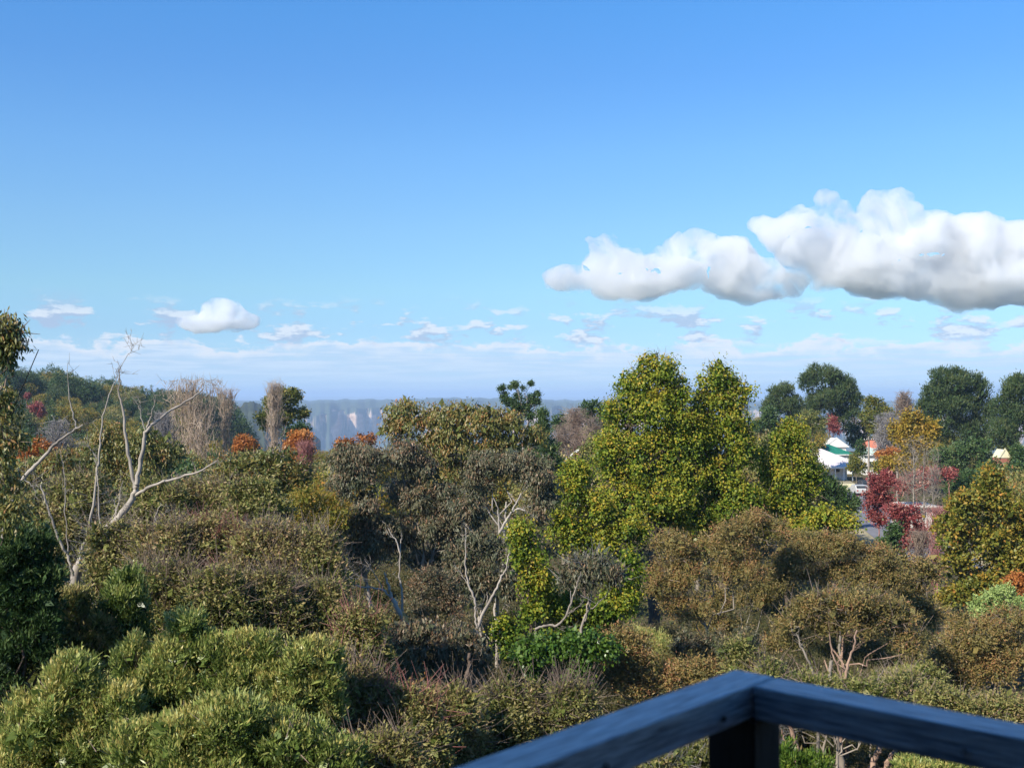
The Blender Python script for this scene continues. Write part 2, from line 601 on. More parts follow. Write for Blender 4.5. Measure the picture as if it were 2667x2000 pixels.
def plant(name, label, cat, D, lobes, sp='euc', mat=None, group=None, bark='pale', tr=None, base=None, seed=1, bias=0.0,
          dens=1.0, lsc=None, under=None, fork=.45, twigs=0, twig_r=.008, twig_bark=None, twig_len=.25, limbs=True, stems=1, kb=6, depth=1.0,
          core=1.0, skirt=None):
    """one tree or shrub. lobes: (px, py, rx, ry[, dD]) measured in photograph pixels at D metres"""
    rng = np.random.default_rng(seed * 7919 + 13)
    lw = []
    if skirt is None: skirt = cat in ('bush', 'shrub') and D < 40
    if skirt:
        lobes = list(lobes) + [(a[0], a[1] + a[3] * 1.1, a[2] * .9, a[3]) + tuple(a[4:]) for a in lobes]
    for lb in lobes:
        px, py, rx, ry = lb[:4]
        dd = D + (lb[4] if len(lb) > 4 else 0.0)
        s = dd / F
        lw.append((W(px, py, dd), np.array([rx * s, rx * s * .9 * depth, ry * s])))
    C = np.array([c for c, r in lw])
    if base is None:
        bx, by = C[:, 0].mean(), C[:, 1].mean()
    else:
        bx = (base - 1333.5) / F * D; by = D
    org = np.array([bx, by, float(ground_z(bx, by)) - .1])
    root = empty(name, org, label, cat, group)
    spd = SPEC[sp]
    if lsc is None:
        lsc = 1.0
    ltop = max(c[2] + r[2] for c, r in lw) - org[2]
    if tr is None:
        tr = max(.03, ltop * .0075)
    loc = [(c - org, r) for c, r in lw]
    tb = Tubes()
    cen = np.mean([c for c, r in loc], 0)
    for st in range(stems):
        o2 = np.array([rng.uniform(-.3, .3), rng.uniform(-.3, .3), 0]) if stems > 1 else np.zeros(3)
        lowz = min(c[2] - r[2] for c, r in loc)
        fk = o2 + np.array([cen[0] * .55, cen[1] * .55, max(lowz * .8, .15 * ltop, min(cen[2] * fork, lowz + .2))])
        if stems > 1: fk += rng.normal(0, .2, 3)
        tb.add(curve_pts(o2, fk, rng, 6, .02), np.linspace(tr * 1.15, tr * .8, 6), 9)
        hi_c = o2 + (np.array([cen[0], cen[1], cen[2]]) - o2) * .95
        tb.add(curve_pts(fk, hi_c, rng, 6, .03), np.linspace(tr * .8, tr * .35, 6), 8)
        if limbs:
            for i, (c, r) in enumerate(loc):
                if stems > 1 and (i % stems) != st: continue
                rr = tr * .50 * min(1, (np.mean(r) / np.mean([q.mean() for _, q in loc])) ** .5)
                hub = c - np.array([0, 0, r[2] * .35])
                q0 = fk + (hi_c - fk) * rng.uniform(0, .7)
                if hub[2] < q0[2]: q0 = fk
                tb.add(curve_pts(q0, hub, rng, 7, .07, sag=-.05), np.linspace(rr * .9, rr * .5, 7), 7)
                for k in range(kb):
                    d = unit(rng.normal(size=3) + np.array([0, -.35, .35]))
                    e = c + d * r * .86
                    pts = curve_pts(hub, e, rng, 5, .06)
                    tb.add(pts, np.linspace(rr * .5, rr * .10, 5), 5)
                    for j in range(3):
                        q = pts[rng.integers(1, 4)]
                        e2 = c + unit(d + rng.normal(size=3) * .6) * r * .93
                        tb.add(curve_pts(q, e2, rng, 4, .06), np.linspace(rr * .2, rr * .05, 4), 4)
    trk = link_mesh('trunk', tb.mesh('trunk'), BARK[bark], root)
    arr = crown_arrays(loc, spd, rng, bias, dens, lsc, under, core=core)
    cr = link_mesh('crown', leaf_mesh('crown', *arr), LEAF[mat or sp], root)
    LEAF_TOTAL[0] += len(arr[0])
    if twigs:
        tw = Tubes()
        idx = rng.integers(0, len(loc), twigs)
        cc = np.array([loc[i][0] for i in idx]); rr = np.array([loc[i][1] for i in idx])
        d = unit(rng.normal(size=(twigs, 3)) + np.array([0, -.3, .7]))
        A = cc + d * rr * rng.uniform(.55, .98, twigs)[:, None]
        B = A + unit(d + rng.normal(size=(twigs, 3)) * .5 + [0, 0, .5]) * (twig_len * rng.uniform(.5, 1.6, twigs))[:, None]
        tw.spikes(A, B, twig_r * rng.uniform(.6, 1.4, twigs))
        link_mesh('twigs', tw.mesh('twigs'), BARK[twig_bark or 'twig'], root)['kind'] = 'stuff'
    return root


def bare_tree(name, label, cat, px, ytop, D, wpx, group=None, bark='poplar', column=True, n=900, seed=1, ybase=None, tr=.14,
              rt=.02, leaf=None, leafn=0, lsz=.16, trunks=1):
    """a leafless tree: trunk, limbs and a mass of fine real twigs"""
    rng = np.random.default_rng(seed * 131 + 7)
    s = D / F
    x = (px - 1333.5) * s
    gz = float(ground_z(x, D)) - .1
    top = W(px, ytop, D)[2]
    H = top - gz
    hw = wpx * s / 2
    root = empty(name, (x, D, gz), label, cat, group)
    tb = Tubes()
    for k in range(trunks):
        ox = 0 if trunks == 1 else (k - (trunks - 1) / 2) * hw * .5
        tb.add(curve_pts((ox * .4, 0, 0), (ox, 0, H * .95), rng, 8, .008), np.linspace(tr, tr * .15, 8), 7)
    link_mesh('trunk', tb.mesh('trunk'), BARK[bark], root)
    br = Tubes()
    nb = 26 if column else 22
    starts = []
    for i in range(nb):
        z0 = H * rng.uniform(.12 if column else .25, .85)
        a = rng.uniform(0, 6.28)
        reach = hw * rng.uniform(.4, .95) * (math.sin(min(1, (H - z0) / H * 1.25) * math.pi * .5) ** .6)
        up = H * (rng.uniform(.18, .42) if column else rng.uniform(.08, .26))
        e = np.array([math.cos(a) * reach, math.sin(a) * reach * .9, min(z0 + up, H * .98)])
        ox = 0 if trunks == 1 else (rng.integers(trunks) - (trunks - 1) / 2) * hw * .5
        p0 = np.array([ox * z0 / H, 0, z0]); e[0] += ox * .6
        m = (p0 + e) / 2 + np.array([math.cos(a), math.sin(a), -.3]) * reach * .22
        tt = np.linspace(0, 1, 6)[:, None]
        P = (1 - tt) ** 2 * p0 + 2 * tt * (1 - tt) * m + tt ** 2 * e
        br.add(P, np.linspace(tr * .3, tr * .06, 6), 5)
        starts.append(P)
    for k in range(trunks):
        ox = 0 if trunks == 1 else (k - (trunks - 1) / 2) * hw * .5
        starts.append(np.linspace((ox * .5, 0, H * .4), (ox, 0, H), 6))
    S = np.concatenate([st[1:] for st in starts])
    i = rng.integers(0, len(S), n)
    A = S[i] + rng.normal(0, hw * .14, (n, 3))
    d = rng.normal(size=(n, 3)) * (.34 if column else .8) + np.array([0, 0, 1.0 if column else .55])
    B = A + unit(d) * (H * rng.uniform(.05, .15, n))[:, None]
    B[:, 2] = np.minimum(B[:, 2], H * 1.03)
    br.spikes(A, B, rt * rng.uniform(.5, 1.2, n))
    # second order
    j = rng.integers(0, n, n)
    A2 = A[j] + (B[j] - A[j]) * rng.uniform(.3, 1, n)[:, None]
    B2 = A2 + unit(rng.normal(size=(n, 3)) * .6 + [0, 0, .8 if column else .4]) * (H * rng.uniform(.03, .08, n))[:, None]
    br.spikes(A2, B2, rt * .6 * rng.uniform(.5, 1.2, n))
    link_mesh('branches', br.mesh('branches'), BARK[bark], root)
    if leafn:
        q = rng.integers(0, n, leafn)
        P = A2[q] + (B2[q] - A2[q]) * rng.random(leafn)[:, None] + rng.normal(0, hw * .06, (leafn, 3))
        me = leaf_mesh('leaves', P, unit(rng.normal(size=(leafn, 3)) - [0, 0, .4]), unit(rng.normal(size=(leafn, 3))),
                       lsz * rng.uniform(.6, 1.3, leafn), lsz * .7 * rng.uniform(.6, 1.3, leafn), np.clip(rng.normal(.5, .2, leafn), 0, 1))
        link_mesh('leaves', me, LEAF[leaf], root)
    return root


#@@SETTING
# ------------------------------------------------------------------ setting: ground, hills, cliffs, road
def terrain():
    rr = np.concatenate([np.linspace(0.5, 60, 50), np.geomspace(62, 4600, 110)])
    aa = np.linspace(-math.pi, math.pi, 361)
    Rg, Ag = np.meshgrid(rr, aa, indexing='ij')
    X = Rg * np.sin(Ag); Y = Rg * np.cos(Ag)
    Z = ground_z(X, np.where(Y > 1e-3, Y, 1e-3)) if False else ground_z(X, Y)
    back = Y < 0
    Z = np.where(back, np.interp(Rg, [0, 8, 40, 4600], [-3.6, -3.4, -3.0, -30]) + EYE[2], Z)
    # blend sides
    w = np.clip((np.abs(Ag) - 1.2) / .37, 0, 1)
    Z = np.where(~back, Z * (1 - w) + (np.interp(Rg, [0, 8, 40, 4600], [-3.6, -3.4, -3.0, -30]) + EYE[2]) * w, Z)
    rng = np.random.default_rng(3)
    N = sin_noise(np.stack([X.ravel(), Y.ravel(), 0 * X.ravel()], 1), .006, rng, 8).reshape(X.shape)
    Z = Z + N * np.clip((Rg - 500) / 1500, 0, 1) * 30
    nr, na = X.shape
    V = np.stack([X, Y, Z], -1).reshape(-1, 3)
    i = (np.arange(nr - 1)[:, None] * na + np.arange(na - 1)[None, :]).ravel()
    Fq = np.stack([i, i + 1, i + na + 1, i + na], -1)
    m = bpy.data.materials.new('ground'); m.use_nodes = True
    t = NT(m.node_tree)
    g = t.new('ShaderNodeNewGeometry')
    n1 = t.noise(g.outputs['Position'], .35, 6, .6)
    n2 = t.noise(g.outputs['Position'], .03, 5, .6)
    near = t.ramp(n1, [(.3, (.05, .045, .02)), (.5, (.10, .085, .045)), (.62, (.14, .10, .06)), (.75, (.08, .09, .03))])
    far = t.ramp(n2, [(.35, (.035, .05, .02)), (.65, (.07, .075, .03))])
    ln = t.new('ShaderNodeVectorMath', operation='LENGTH'); t.l.new(g.outputs['Position'], ln.inputs[0])
    col = t.mix(t.smooth(ln.outputs['Value'], 150, 400), near, far)
    p = t.new('ShaderNodeBsdfPrincipled'); t.l.new(col, p.inputs['Base Color']); p.inputs['Roughness'].default_value = .95
    p.inputs['Specular IOR Level'].default_value = .1
    o = t.new('ShaderNodeOutputMaterial'); t.l.new(p.outputs[0], o.inputs[0])
    tag(link_mesh('ground', np_mesh('ground', V, Fq, smooth=True), m), kind='structure')


terrain()


def cliffs():
    """the sandstone escarpment five kilometres off, with its wooded plateau behind"""
    rng = np.random.default_rng(11)
    az = np.linspace(-.62, .62, 900)
    def fbm(x, f0, n, seed):
        r = np.random.default_rng(seed); v = 0
        for k in range(n):
            v = v + np.sin(x * f0 * 2 ** k * r.uniform(.8, 1.25) + r.uniform(0, 6.28)) * .55 ** k
        return v
    rim = 5000 + 300 * fbm(az, 14, 7, 4) + 70 * fbm(az, 160, 3, 5)
    top = -24 + 8 * fbm(az, 11, 6, 6) + np.interp(az, [-.62, -.3, -.1, .02, .1, .62], [14, 4, 0, 0, -8, -8])
    rows = [(-900, None, -320), (-450, None, -265), (-200, None, -215), (-80, None, -178), (-58, None, -140),
            (-44, None, -100), (-30, None, -66), (-10, None, -48), (150, None, -12), (None, None, 0)]
    V = []
    for k, (dr, _, z) in enumerate(rows):
        r = np.full_like(az, 7300.0) if dr is None else rim + dr + (18 * fbm(az, 420, 4, 20 + k) if 2 < k < 8 else 12 * fbm(az, 200, 3, 20 + k))
        if k <= 2: zz = z + 12 * fbm(az, 90, 4, 40 + k) + 0 * top
        elif k < 7: zz = z + 16 * fbm(az, 60, 4, 60 + k)
        else: zz = top + z + (3 * fbm(az, 300, 3, 50 + k))
        V.append(np.stack([r * np.sin(az), r * np.cos(az), zz + EYE[2]], -1))
    V = np.stack(V, 0)
    nr, na = V.shape[:2]
    i = (np.arange(nr - 1)[:, None] * na + np.arange(na - 1)[None, :]).ravel()
    Fq = np.stack([i, i + 1, i + na + 1, i + na], -1)
    m = bpy.data.materials.new('cliff_rock'); m.use_nodes = True
    t = NT(m.node_tree)
    g = t.new('ShaderNodeNewGeometry')
    mp = t.new('ShaderNodeMapping'); t.l.new(g.outputs['Position'], mp.inputs[0]); mp.inputs['Scale'].default_value = (1, 1, .35)
    n1 = t.noise(mp.outputs[0], .0075, 6, .6, .6)
    mp2 = t.new('ShaderNodeMapping'); t.l.new(g.outputs['Position'], mp2.inputs[0]); mp2.inputs['Scale'].default_value = (.3, .3, 3)
    n2 = t.noise(mp2.outputs[0], .02, 4, .6)
    sep = t.new('ShaderNodeSeparateXYZ'); t.l.new(g.outputs['Normal'], sep.inputs[0])
    steep = t.smooth(t.math('ABSOLUTE', sep.outputs[2]), .30, .62, 1.0, 0.0)
    rock = t.ramp(n2, [(.3, (.36, .24, .16)), (.5, (.52, .37, .27)), (.7, (.62, .48, .37))])
    veg = t.ramp(n1, [(.3, (.030, .048, .022)), (.7, (.055, .075, .035))])
    f = t.math('MULTIPLY', steep, t.smooth(n1, .43, .50))
    col = t.mix(f, veg, rock)
    p = t.new('ShaderNodeBsdfPrincipled'); t.l.new(col, p.inputs['Base Color']); p.inputs['Roughness'].default_value = .95
    o = t.new('ShaderNodeOutputMaterial'); t.l.new(p.outputs[0], o.inputs[0])
    tag(link_mesh('cliffs', np_mesh('cliffs', V.reshape(-1, 3), Fq, smooth=False), m), kind='structure')
    # plateau and plain beyond
    rr = np.array([7150, 7500, 8500, 9500, 11000, 13000, 16000, 20000, 24000, 26000, 28000, 31000, 36000])
    aa = np.linspace(-.75, .75, 500)
    Rg, Ag = np.meshgrid(rr, aa, indexing='ij')
    tz = np.interp(Ag, [-.62, -.3, -.1, .02, .1, .62], [14, 4, 0, 0, -8, -8])
    Z = -27 + tz * np.clip((9000 - Rg) / 3000, 0, 1)
    Z = Z + np.clip((Rg - 5600) / 2500, 0, 1) * (6 * fbm(Ag * 7 + Rg * .0007, 3, 5, 70) - 14)
    Z = Z + np.exp(-((Rg - 26000) / 2500) ** 2) * (50 + 9 * fbm(Ag, 11, 5, 71)) - np.clip((Rg - 8000) / 8000, 0, 1) * 20
    V = np.stack([Rg * np.sin(Ag), Rg * np.cos(Ag), Z + EYE[2]], -1)
    nr, na = V.shape[:2]
    i = (np.arange(nr - 1)[:, None] * na + np.arange(na - 1)[None, :]).ravel()
    Fq = np.stack([i, i + 1, i + na + 1, i + na], -1)
    m2 = noise_mat('far_forest', (.030, .048, .022), (.060, .078, .038), .004, .95)
    tag(link_mesh('hills', np_mesh('hills', V.reshape(-1, 3), Fq, smooth=True), m2), kind='structure')
    # a nearer wooded spur falling away behind the poplars
    aa = np.linspace(-.75, -.17, 420)
    px = 1333.5 + F * np.tan(aa)
    crest = np.interp(px, [-1400, 300, 570, 640, 700, 745, 800, 850], [1020, 1024, 1034, 1046, 1066, 1092, 1130, 1160])
    rows = [(1250, 1.9), (1400, 1.5), (1550, 1.18), (1650, 1.0), (1760, 1.1), (2100, 2.2)]
    V = []
    for k, (rr_, f) in enumerate(rows):
        zc = -(crest - HOR) / F * 1650 + 3 * fbm(aa, 160, 5, 90)
        z = zc - (f - 1) * 150 + 2.5 * fbm(aa, 260, 4, 91 + k)
        V.append(np.stack([rr_ * np.sin(aa), rr_ * np.cos(aa), z + EYE[2]], -1))
    V = np.stack(V, 0); nr, na = V.shape[:2]
    i = (np.arange(nr - 1)[:, None] * na + np.arange(na - 1)[None, :]).ravel()
    Fq = np.stack([i, i + 1, i + na + 1, i + na], -1)
    m3 = noise_mat('spur_forest', (.016, .026, .012), (.050, .062, .026), .035, .95)
    tag(link_mesh('hills', np_mesh('hills', V.reshape(-1, 3), Fq, smooth=True), m3), kind='structure')


cliffs()


def road():
    mr = noise_mat('asphalt', (.14, .14, .16), (.20, .20, .225), 1.2, .85)
    mv = noise_mat('dry_verge', (.24, .20, .11), (.36, .30, .19), .8, .95, c2=(.20, .22, .08))
    def strip(name, cl, w, lift, mat):
        cl = np.array(cl, float)
        t = np.linspace(0, 1, 60); s = np.linspace(0, 1, len(cl))
        P = np.stack([np.interp(t, s, cl[:, k]) for k in range(2)], -1)
        T = unit(np.gradient(P, axis=0)); N = np.stack([T[:, 1], -T[:, 0]], -1)
        V = []
        for o in np.linspace(-w / 2, w / 2, 5):
            Q = P + N * o
            V.append(np.stack([Q[:, 0], Q[:, 1], ground_z(Q[:, 0], Q[:, 1]) + lift], -1))
        V = np.stack(V, 1)
        i = (np.arange(59)[:, None] * 5 + np.arange(4)[None, :]).ravel()
        tag(link_mesh(name, np_mesh(name, V.reshape(-1, 3), np.stack([i, i + 5, i + 6, i + 1], -1)), mat), kind='structure')
    cl = [(36, 92), (39, 110), (42.5, 130), (45.5, 150), (48.5, 172), (53, 200)]
    strip('road', cl, 6.2, .12, mr)
    strip('verge', [(x - .5, y) for x, y in cl], 12.5, .06, mv)


road()

#@@CLOUDS
# ------------------------------------------------------------------ clouds: closed volumes high above the valley
def cloud(name, label, D, lobes, seed, vox, density, disp):
    rng = np.random.default_rng(seed)
    s = D / F
    c0 = np.mean([W(l[0], l[1], D) for l in lobes], 0)
    V, Fs, n = [], [], 0
    import bmesh
    bm = bmesh.new()
    bmesh.ops.create_icosphere(bm, subdivisions=3, radius=1)
    bm.verts.ensure_lookup_table()
    IV = np.array([v.co for v in bm.verts]); IF = np.array([[v.index for v in f.verts] for f in bm.faces])
    bm.free()
    def sph(c, r):
        nonlocal n
        V.append(IV * r + c); Fs.append(IF + n); n += len(IV)
    for l in lobes:
        px, py, rx, ry = l[:4]
        c = W(px, py, D) - c0; r = np.array([rx, rx * 1.1, ry]) * s
        sph(c, r)
        k = int(6 + rx * .06)
        for _ in range(k):
            d = unit(rng.normal(size=3) + np.array([0, -.5, .35]))
            if d[2] < -.25: continue
            q = rng.uniform(.22, .42)
            sph(c + d * r * .86, np.array([1, 1, .9]) * min(r[0], r[2]) * q)
    me = np_mesh(name, np.concatenate(V), np.concatenate(Fs))
    m = bpy.data.materials.new('cloud_vapour'); m.use_nodes = True
    t = NT(m.node_tree)
    pv = t.new('ShaderNodeVolumeScatter')
    pv.inputs['Color'].default_value = (.957, .954, .962, 1)
    tc = t.new('ShaderNodeTexCoord')
    nn = t.noise(tc.outputs['Object'], 1 / 260.0, 9, .68, .6)
    dn = t.smooth(nn, .39, .63, 0.0, density)
    t.l.new(dn, pv.inputs['Density'])
    pv.inputs['Anisotropy'].default_value = 0.30
    o = t.new('ShaderNodeOutputMaterial'); t.l.new(pv.outputs[0], o.inputs['Volume'])
    m.cycles.volume_step_rate = .10
    ob = link_mesh(name, me, m)
    ob.location = c0
    rm = ob.modifiers.new('skin', 'REMESH'); rm.mode = 'VOXEL'; rm.voxel_size = vox
    for k, (sz, st) in enumerate(disp):
        tx = bpy.data.textures.new('billow', 'CLOUDS'); tx.noise_scale = sz; tx.noise_depth = 3
        dm = ob.modifiers.new('billow', 'DISPLACE'); dm.texture = tx; dm.strength = st; dm.mid_level = .5
        dm.texture_coords = 'LOCAL'
    tag(ob, label, 'cloud')
    return ob


cloud('cloud', 'large white cumulus cloud with grey base at the right edge of the sky', 6000,
      [(2150, 524, 32, 32), (2090, 585, 66, 48), (2035, 610, 55, 42), (1990, 590, 30, 22), (2316, 562, 78, 58), (2190, 602, 98, 60), (2110, 650, 90, 55),
       (2260, 680, 130, 80), (2400, 650, 125, 92), (2530, 668, 150, 98), (2670, 678, 150, 105), (2370, 725, 160, 58), (2550, 738, 200, 60),
       (2180, 700, 90, 50), (2800, 700, 160, 100)], 5, 13, .024, [(260, 150), (110, 60), (45, 26)])
cloud('cloud', 'medium white cumulus cloud left of the largest cloud', 6100,
      [(1572, 640, 46, 40), (1540, 622, 24, 14), (1600, 690, 95, 50), (1490, 728, 75, 24), (1800, 648, 65, 48), (1755, 708, 112, 58),
       (1887, 700, 95, 76), (1960, 728, 90, 56), (2040, 742, 72, 38), (1660, 742, 120, 26)], 6, 13, .024, [(260, 150), (110, 60), (45, 26)])
cloud('cloud', 'small puffy white cumulus cloud low over the bare poplars', 9000,
      [(578, 815, 62, 38), (625, 835, 55, 24), (520, 840, 62, 16), (572, 846, 105, 13)], 7, 20, .026, [(260, 90), (110, 50), (50, 26)])

#@@HAZE
def haze():
    m = bpy.data.materials.new('haze'); m.use_nodes = True
    t = NT(m.node_tree)
    pv = t.new('ShaderNodeVolumePrincipled')
    pv.inputs['Color'].default_value = (.54, .72, 1.0, 1)
    pv.inputs['Density'].default_value = .00013
    pv.inputs['Anisotropy'].default_value = .0
    o = t.new('ShaderNodeOutputMaterial'); t.l.new(pv.outputs[0], o.inputs['Volume'])
    mb = MB(); z0, z1 = -420.0, 95.0
    mb.box((0, 13000, (z0 + z1) / 2), (76000, 50000, z1 - z0))
    tag(mb.build('haze', m), kind='stuff')


haze()

#@@HOUSES
# ------------------------------------------------------------------ the deck and the house it belongs to
def deck():
    mw = noise_mat('weathered_timber', (.17, .21, .28), (.82, .87, .94), 6, .42, (1.6, 22, 22), bump=.5, detail=8)
    mwy = noise_mat('weathered_timber_b', (.20, .215, .24), (.40, .42, .46), 5, .4, (14, 1.2, 14), bump=.5, detail=8)
    mdk = noise_mat('dark_stained_timber', (.014, .013, .013), (.026, .024, .024), 5, .8, (8, 8, .7), bump=.4)
    mfl = noise_mat('deck_boards', (.12, .10, .08), (.20, .17, .14), 4, .8, (1, 10, 10))
    h = .62
    zt = EYE[2] - h
    def PP(px, py):
        d = W(px, py, 1.0) - EYE
        k = -h / d[2]
        return (EYE + d * k)[:2]
    C = PP(1915, 1742); Ld = PP(1158, 2000) - C; Rd = PP(2667, 1881) - C
    Ld /= np.linalg.norm(Ld); Rd /= np.linalg.norm(Rd)
    # square the corner
    bis = (Ld + Rd) / np.linalg.norm(Ld + Rd)
    perp = np.array([-bis[1], bis[0]])
    s = 1 if perp @ Ld > 0 else -1
    Ld = (bis + s * perp) / math.sqrt(2); Rd = (bis - s * perp) / math.sqrt(2)
    w, bh = .100, .072
    rl = empty('deck_railing', (C[0], C[1], 0), 'weathered blue-grey timber deck railing whose corner points away from the viewer', 'railing')
    rl.location.z = 0
    aL = math.atan2(Ld[1], Ld[0]); aR = math.atan2(Rd[1], Rd[0])
    # top rails, mitred look: left rail runs through, right rail butts 3 mm off it
    def rail(dirv, inv, L0, L1, z1, hh, ww, name, mat, lab=None):
        # board local X along dirv
        mb = MB()
        mb.box(((L0 + L1) / 2, 0, 0), (L1 - L0, ww, hh))
        o = mb.build(name, mat, rl, bevel=.004)
        o.location = (inv[0] * ww / 2, inv[1] * ww / 2, z1 - hh / 2)
        o.rotation_euler = (0, 0, math.atan2(dirv[1], dirv[0]))
        if lab: o['label'] = lab
        return o
    rail(Ld, Rd, 0, 3.9, zt, bh, w, 'top_rail', mw)
    rail(Rd, Ld, w + .004, 4.2, zt - .001, bh, w, 'top_rail', mw)
    # lower rails below the frame
    rail(Ld, Rd * 1.25, .10, 3.9, zt - .50, .07, .045, 'lower_rail', mdk)
    rail(Rd, Ld * 1.25, .10, 4.2, zt - .50, .07, .045, 'lower_rail', mdk)
    rail(Ld, Rd * 1.25, .10, 3.9, zt - .84, .07, .045, 'lower_rail', mdk)
    rail(Rd, Ld * 1.25, .10, 4.2, zt - .84, .07, .045, 'lower_rail', mdk)
    pc = (Ld + Rd) * .055
    mb = MB(); mb.box((0, 0, 0), (.115, .115, 4.6))
    o = mb.build('post', mdk, rl, bevel=.004); o.location = (pc[0], pc[1], zt - bh - .002 - 2.3); o.rotation_euler = (0, 0, aL)
    for dv in (Ld, Rd):
        for q in (2.25, 4.4):
            mb = MB(); mb.box((0, 0, 0), (.09, .09, 1.0))
            if q == 2.25: q = 3.1
            o = mb.build('post', mdk, rl, bevel=.004); o.location = ((dv * q + (Ld + Rd - dv) * .05)[0], (dv * q + (Ld + Rd - dv) * .05)[1], zt - bh - .002 - .5); o.rotation_euler = (0, 0, aL)
    # bolts on the inner faces
    for dv, inn, q in ((Ld, Rd, .22), (Ld, Rd, .62), (Rd, Ld, .55), (Rd, Ld, 1.25)):
        mb = MB(); c = dv * q + inn * (w + .002)
        mb.tube([(c[0], c[1], zt - .045), (c[0] + inn[0] * .005, c[1] + inn[1] * .005, zt - .045)], .006, 8)
        mb.build('bolt', mdk, rl)
    # deck floor: boards as one slab with gaps
    dk = empty('deck', (0, 0, 0), 'timber deck floor under the railing', 'deck')
    fl = MB()
    for i in range(48):
        q = .10 + i * .095
        a = C + Ld * .0 + Rd * q; 
        c = C + Rd * q + Ld * 2.3
        fl.box((c[0], c[1], -.0135), (4.6, .089, .027), aL)
    fl.build('floorboards', mfl, dk)
    jo = MB()
    for i in range(8):
        q = .1 + i * .6
        c = C + Ld * q + Rd * 2.35
        jo.box((c[0], c[1], -.12), (4.6, .045, .18), aR)
    jo.build('joists', mdk, dk)
    for q1, q2 in ((4.4, .06), (.06, 4.4), (4.4, 4.4)):
        c = C + Ld * q1 + Rd * q2
        mb = MB(); mb.box((c[0], c[1], -2.3), (.1, .1, 4.1), aL); mb.build('stump', mdk, dk)
    # unseen house behind the viewer, walls and eave widened to shade the railing
    hs = empty('house', (0, -4.5, -1.9), 'timber house behind the deck out of view, its eave widened to shade the railing', 'house')
    mwal = noise_mat('dark_weatherboard', (.06, .06, .062), (.10, .10, .10), 3, .8, (.2, .2, 9))
    mrf = noise_mat('grey_roof_sheet', (.16, .17, .18), (.24, .25, .26), 2, .6)
    mb = MB(); mb.box((3.5, 0, 2.6), (28, 6.8, 5.2)); mb.build('wall', mwal, hs)
    mb = MB()
    lo = [(-11.5, -4.4, 5.21), (18.5, -4.4, 5.21), (18.5, 6.1, 5.21), (-11.5, 6.1, 5.21)]
    hi = [(-10.5, -.1, 6.9), (7.5, -.1, 6.9), (7.5, .1, 6.9), (-10.5, .1, 6.9)]
    mb.prism([(x, y, z) for x, y, z in lo], hi); mb.build('roof', mrf, hs)
    mb = MB(); mb.box((-6.6, 5.4, 2.59), (6.8, 3.9, 5.18)); mb.build('shade_wing_wall', mwal, hs)  # unseen wing added at the left to keep sun off the railing
    mb = MB(); mb.prism([(-10.5, 3.2, 5.23), (-2.75, 3.2, 5.23), (-2.75, 7.75, 5.23), (-10.5, 7.75, 5.23)], [(-10, 5.3, 7.4), (-3.6, 5.3, 7.4), (-3.6, 5.6, 7.4), (-10, 5.6, 7.4)]); mb.build('shade_wing_roof', mrf, hs)
    mb = MB(); mb.box((1.0, 3.42, 3.0), (2.4, .05, 2.1)); d = mb.build('door', noise_mat('door_glass', (.03, .04, .05), (.05, .06, .07), 1, .1), hs)


deck()


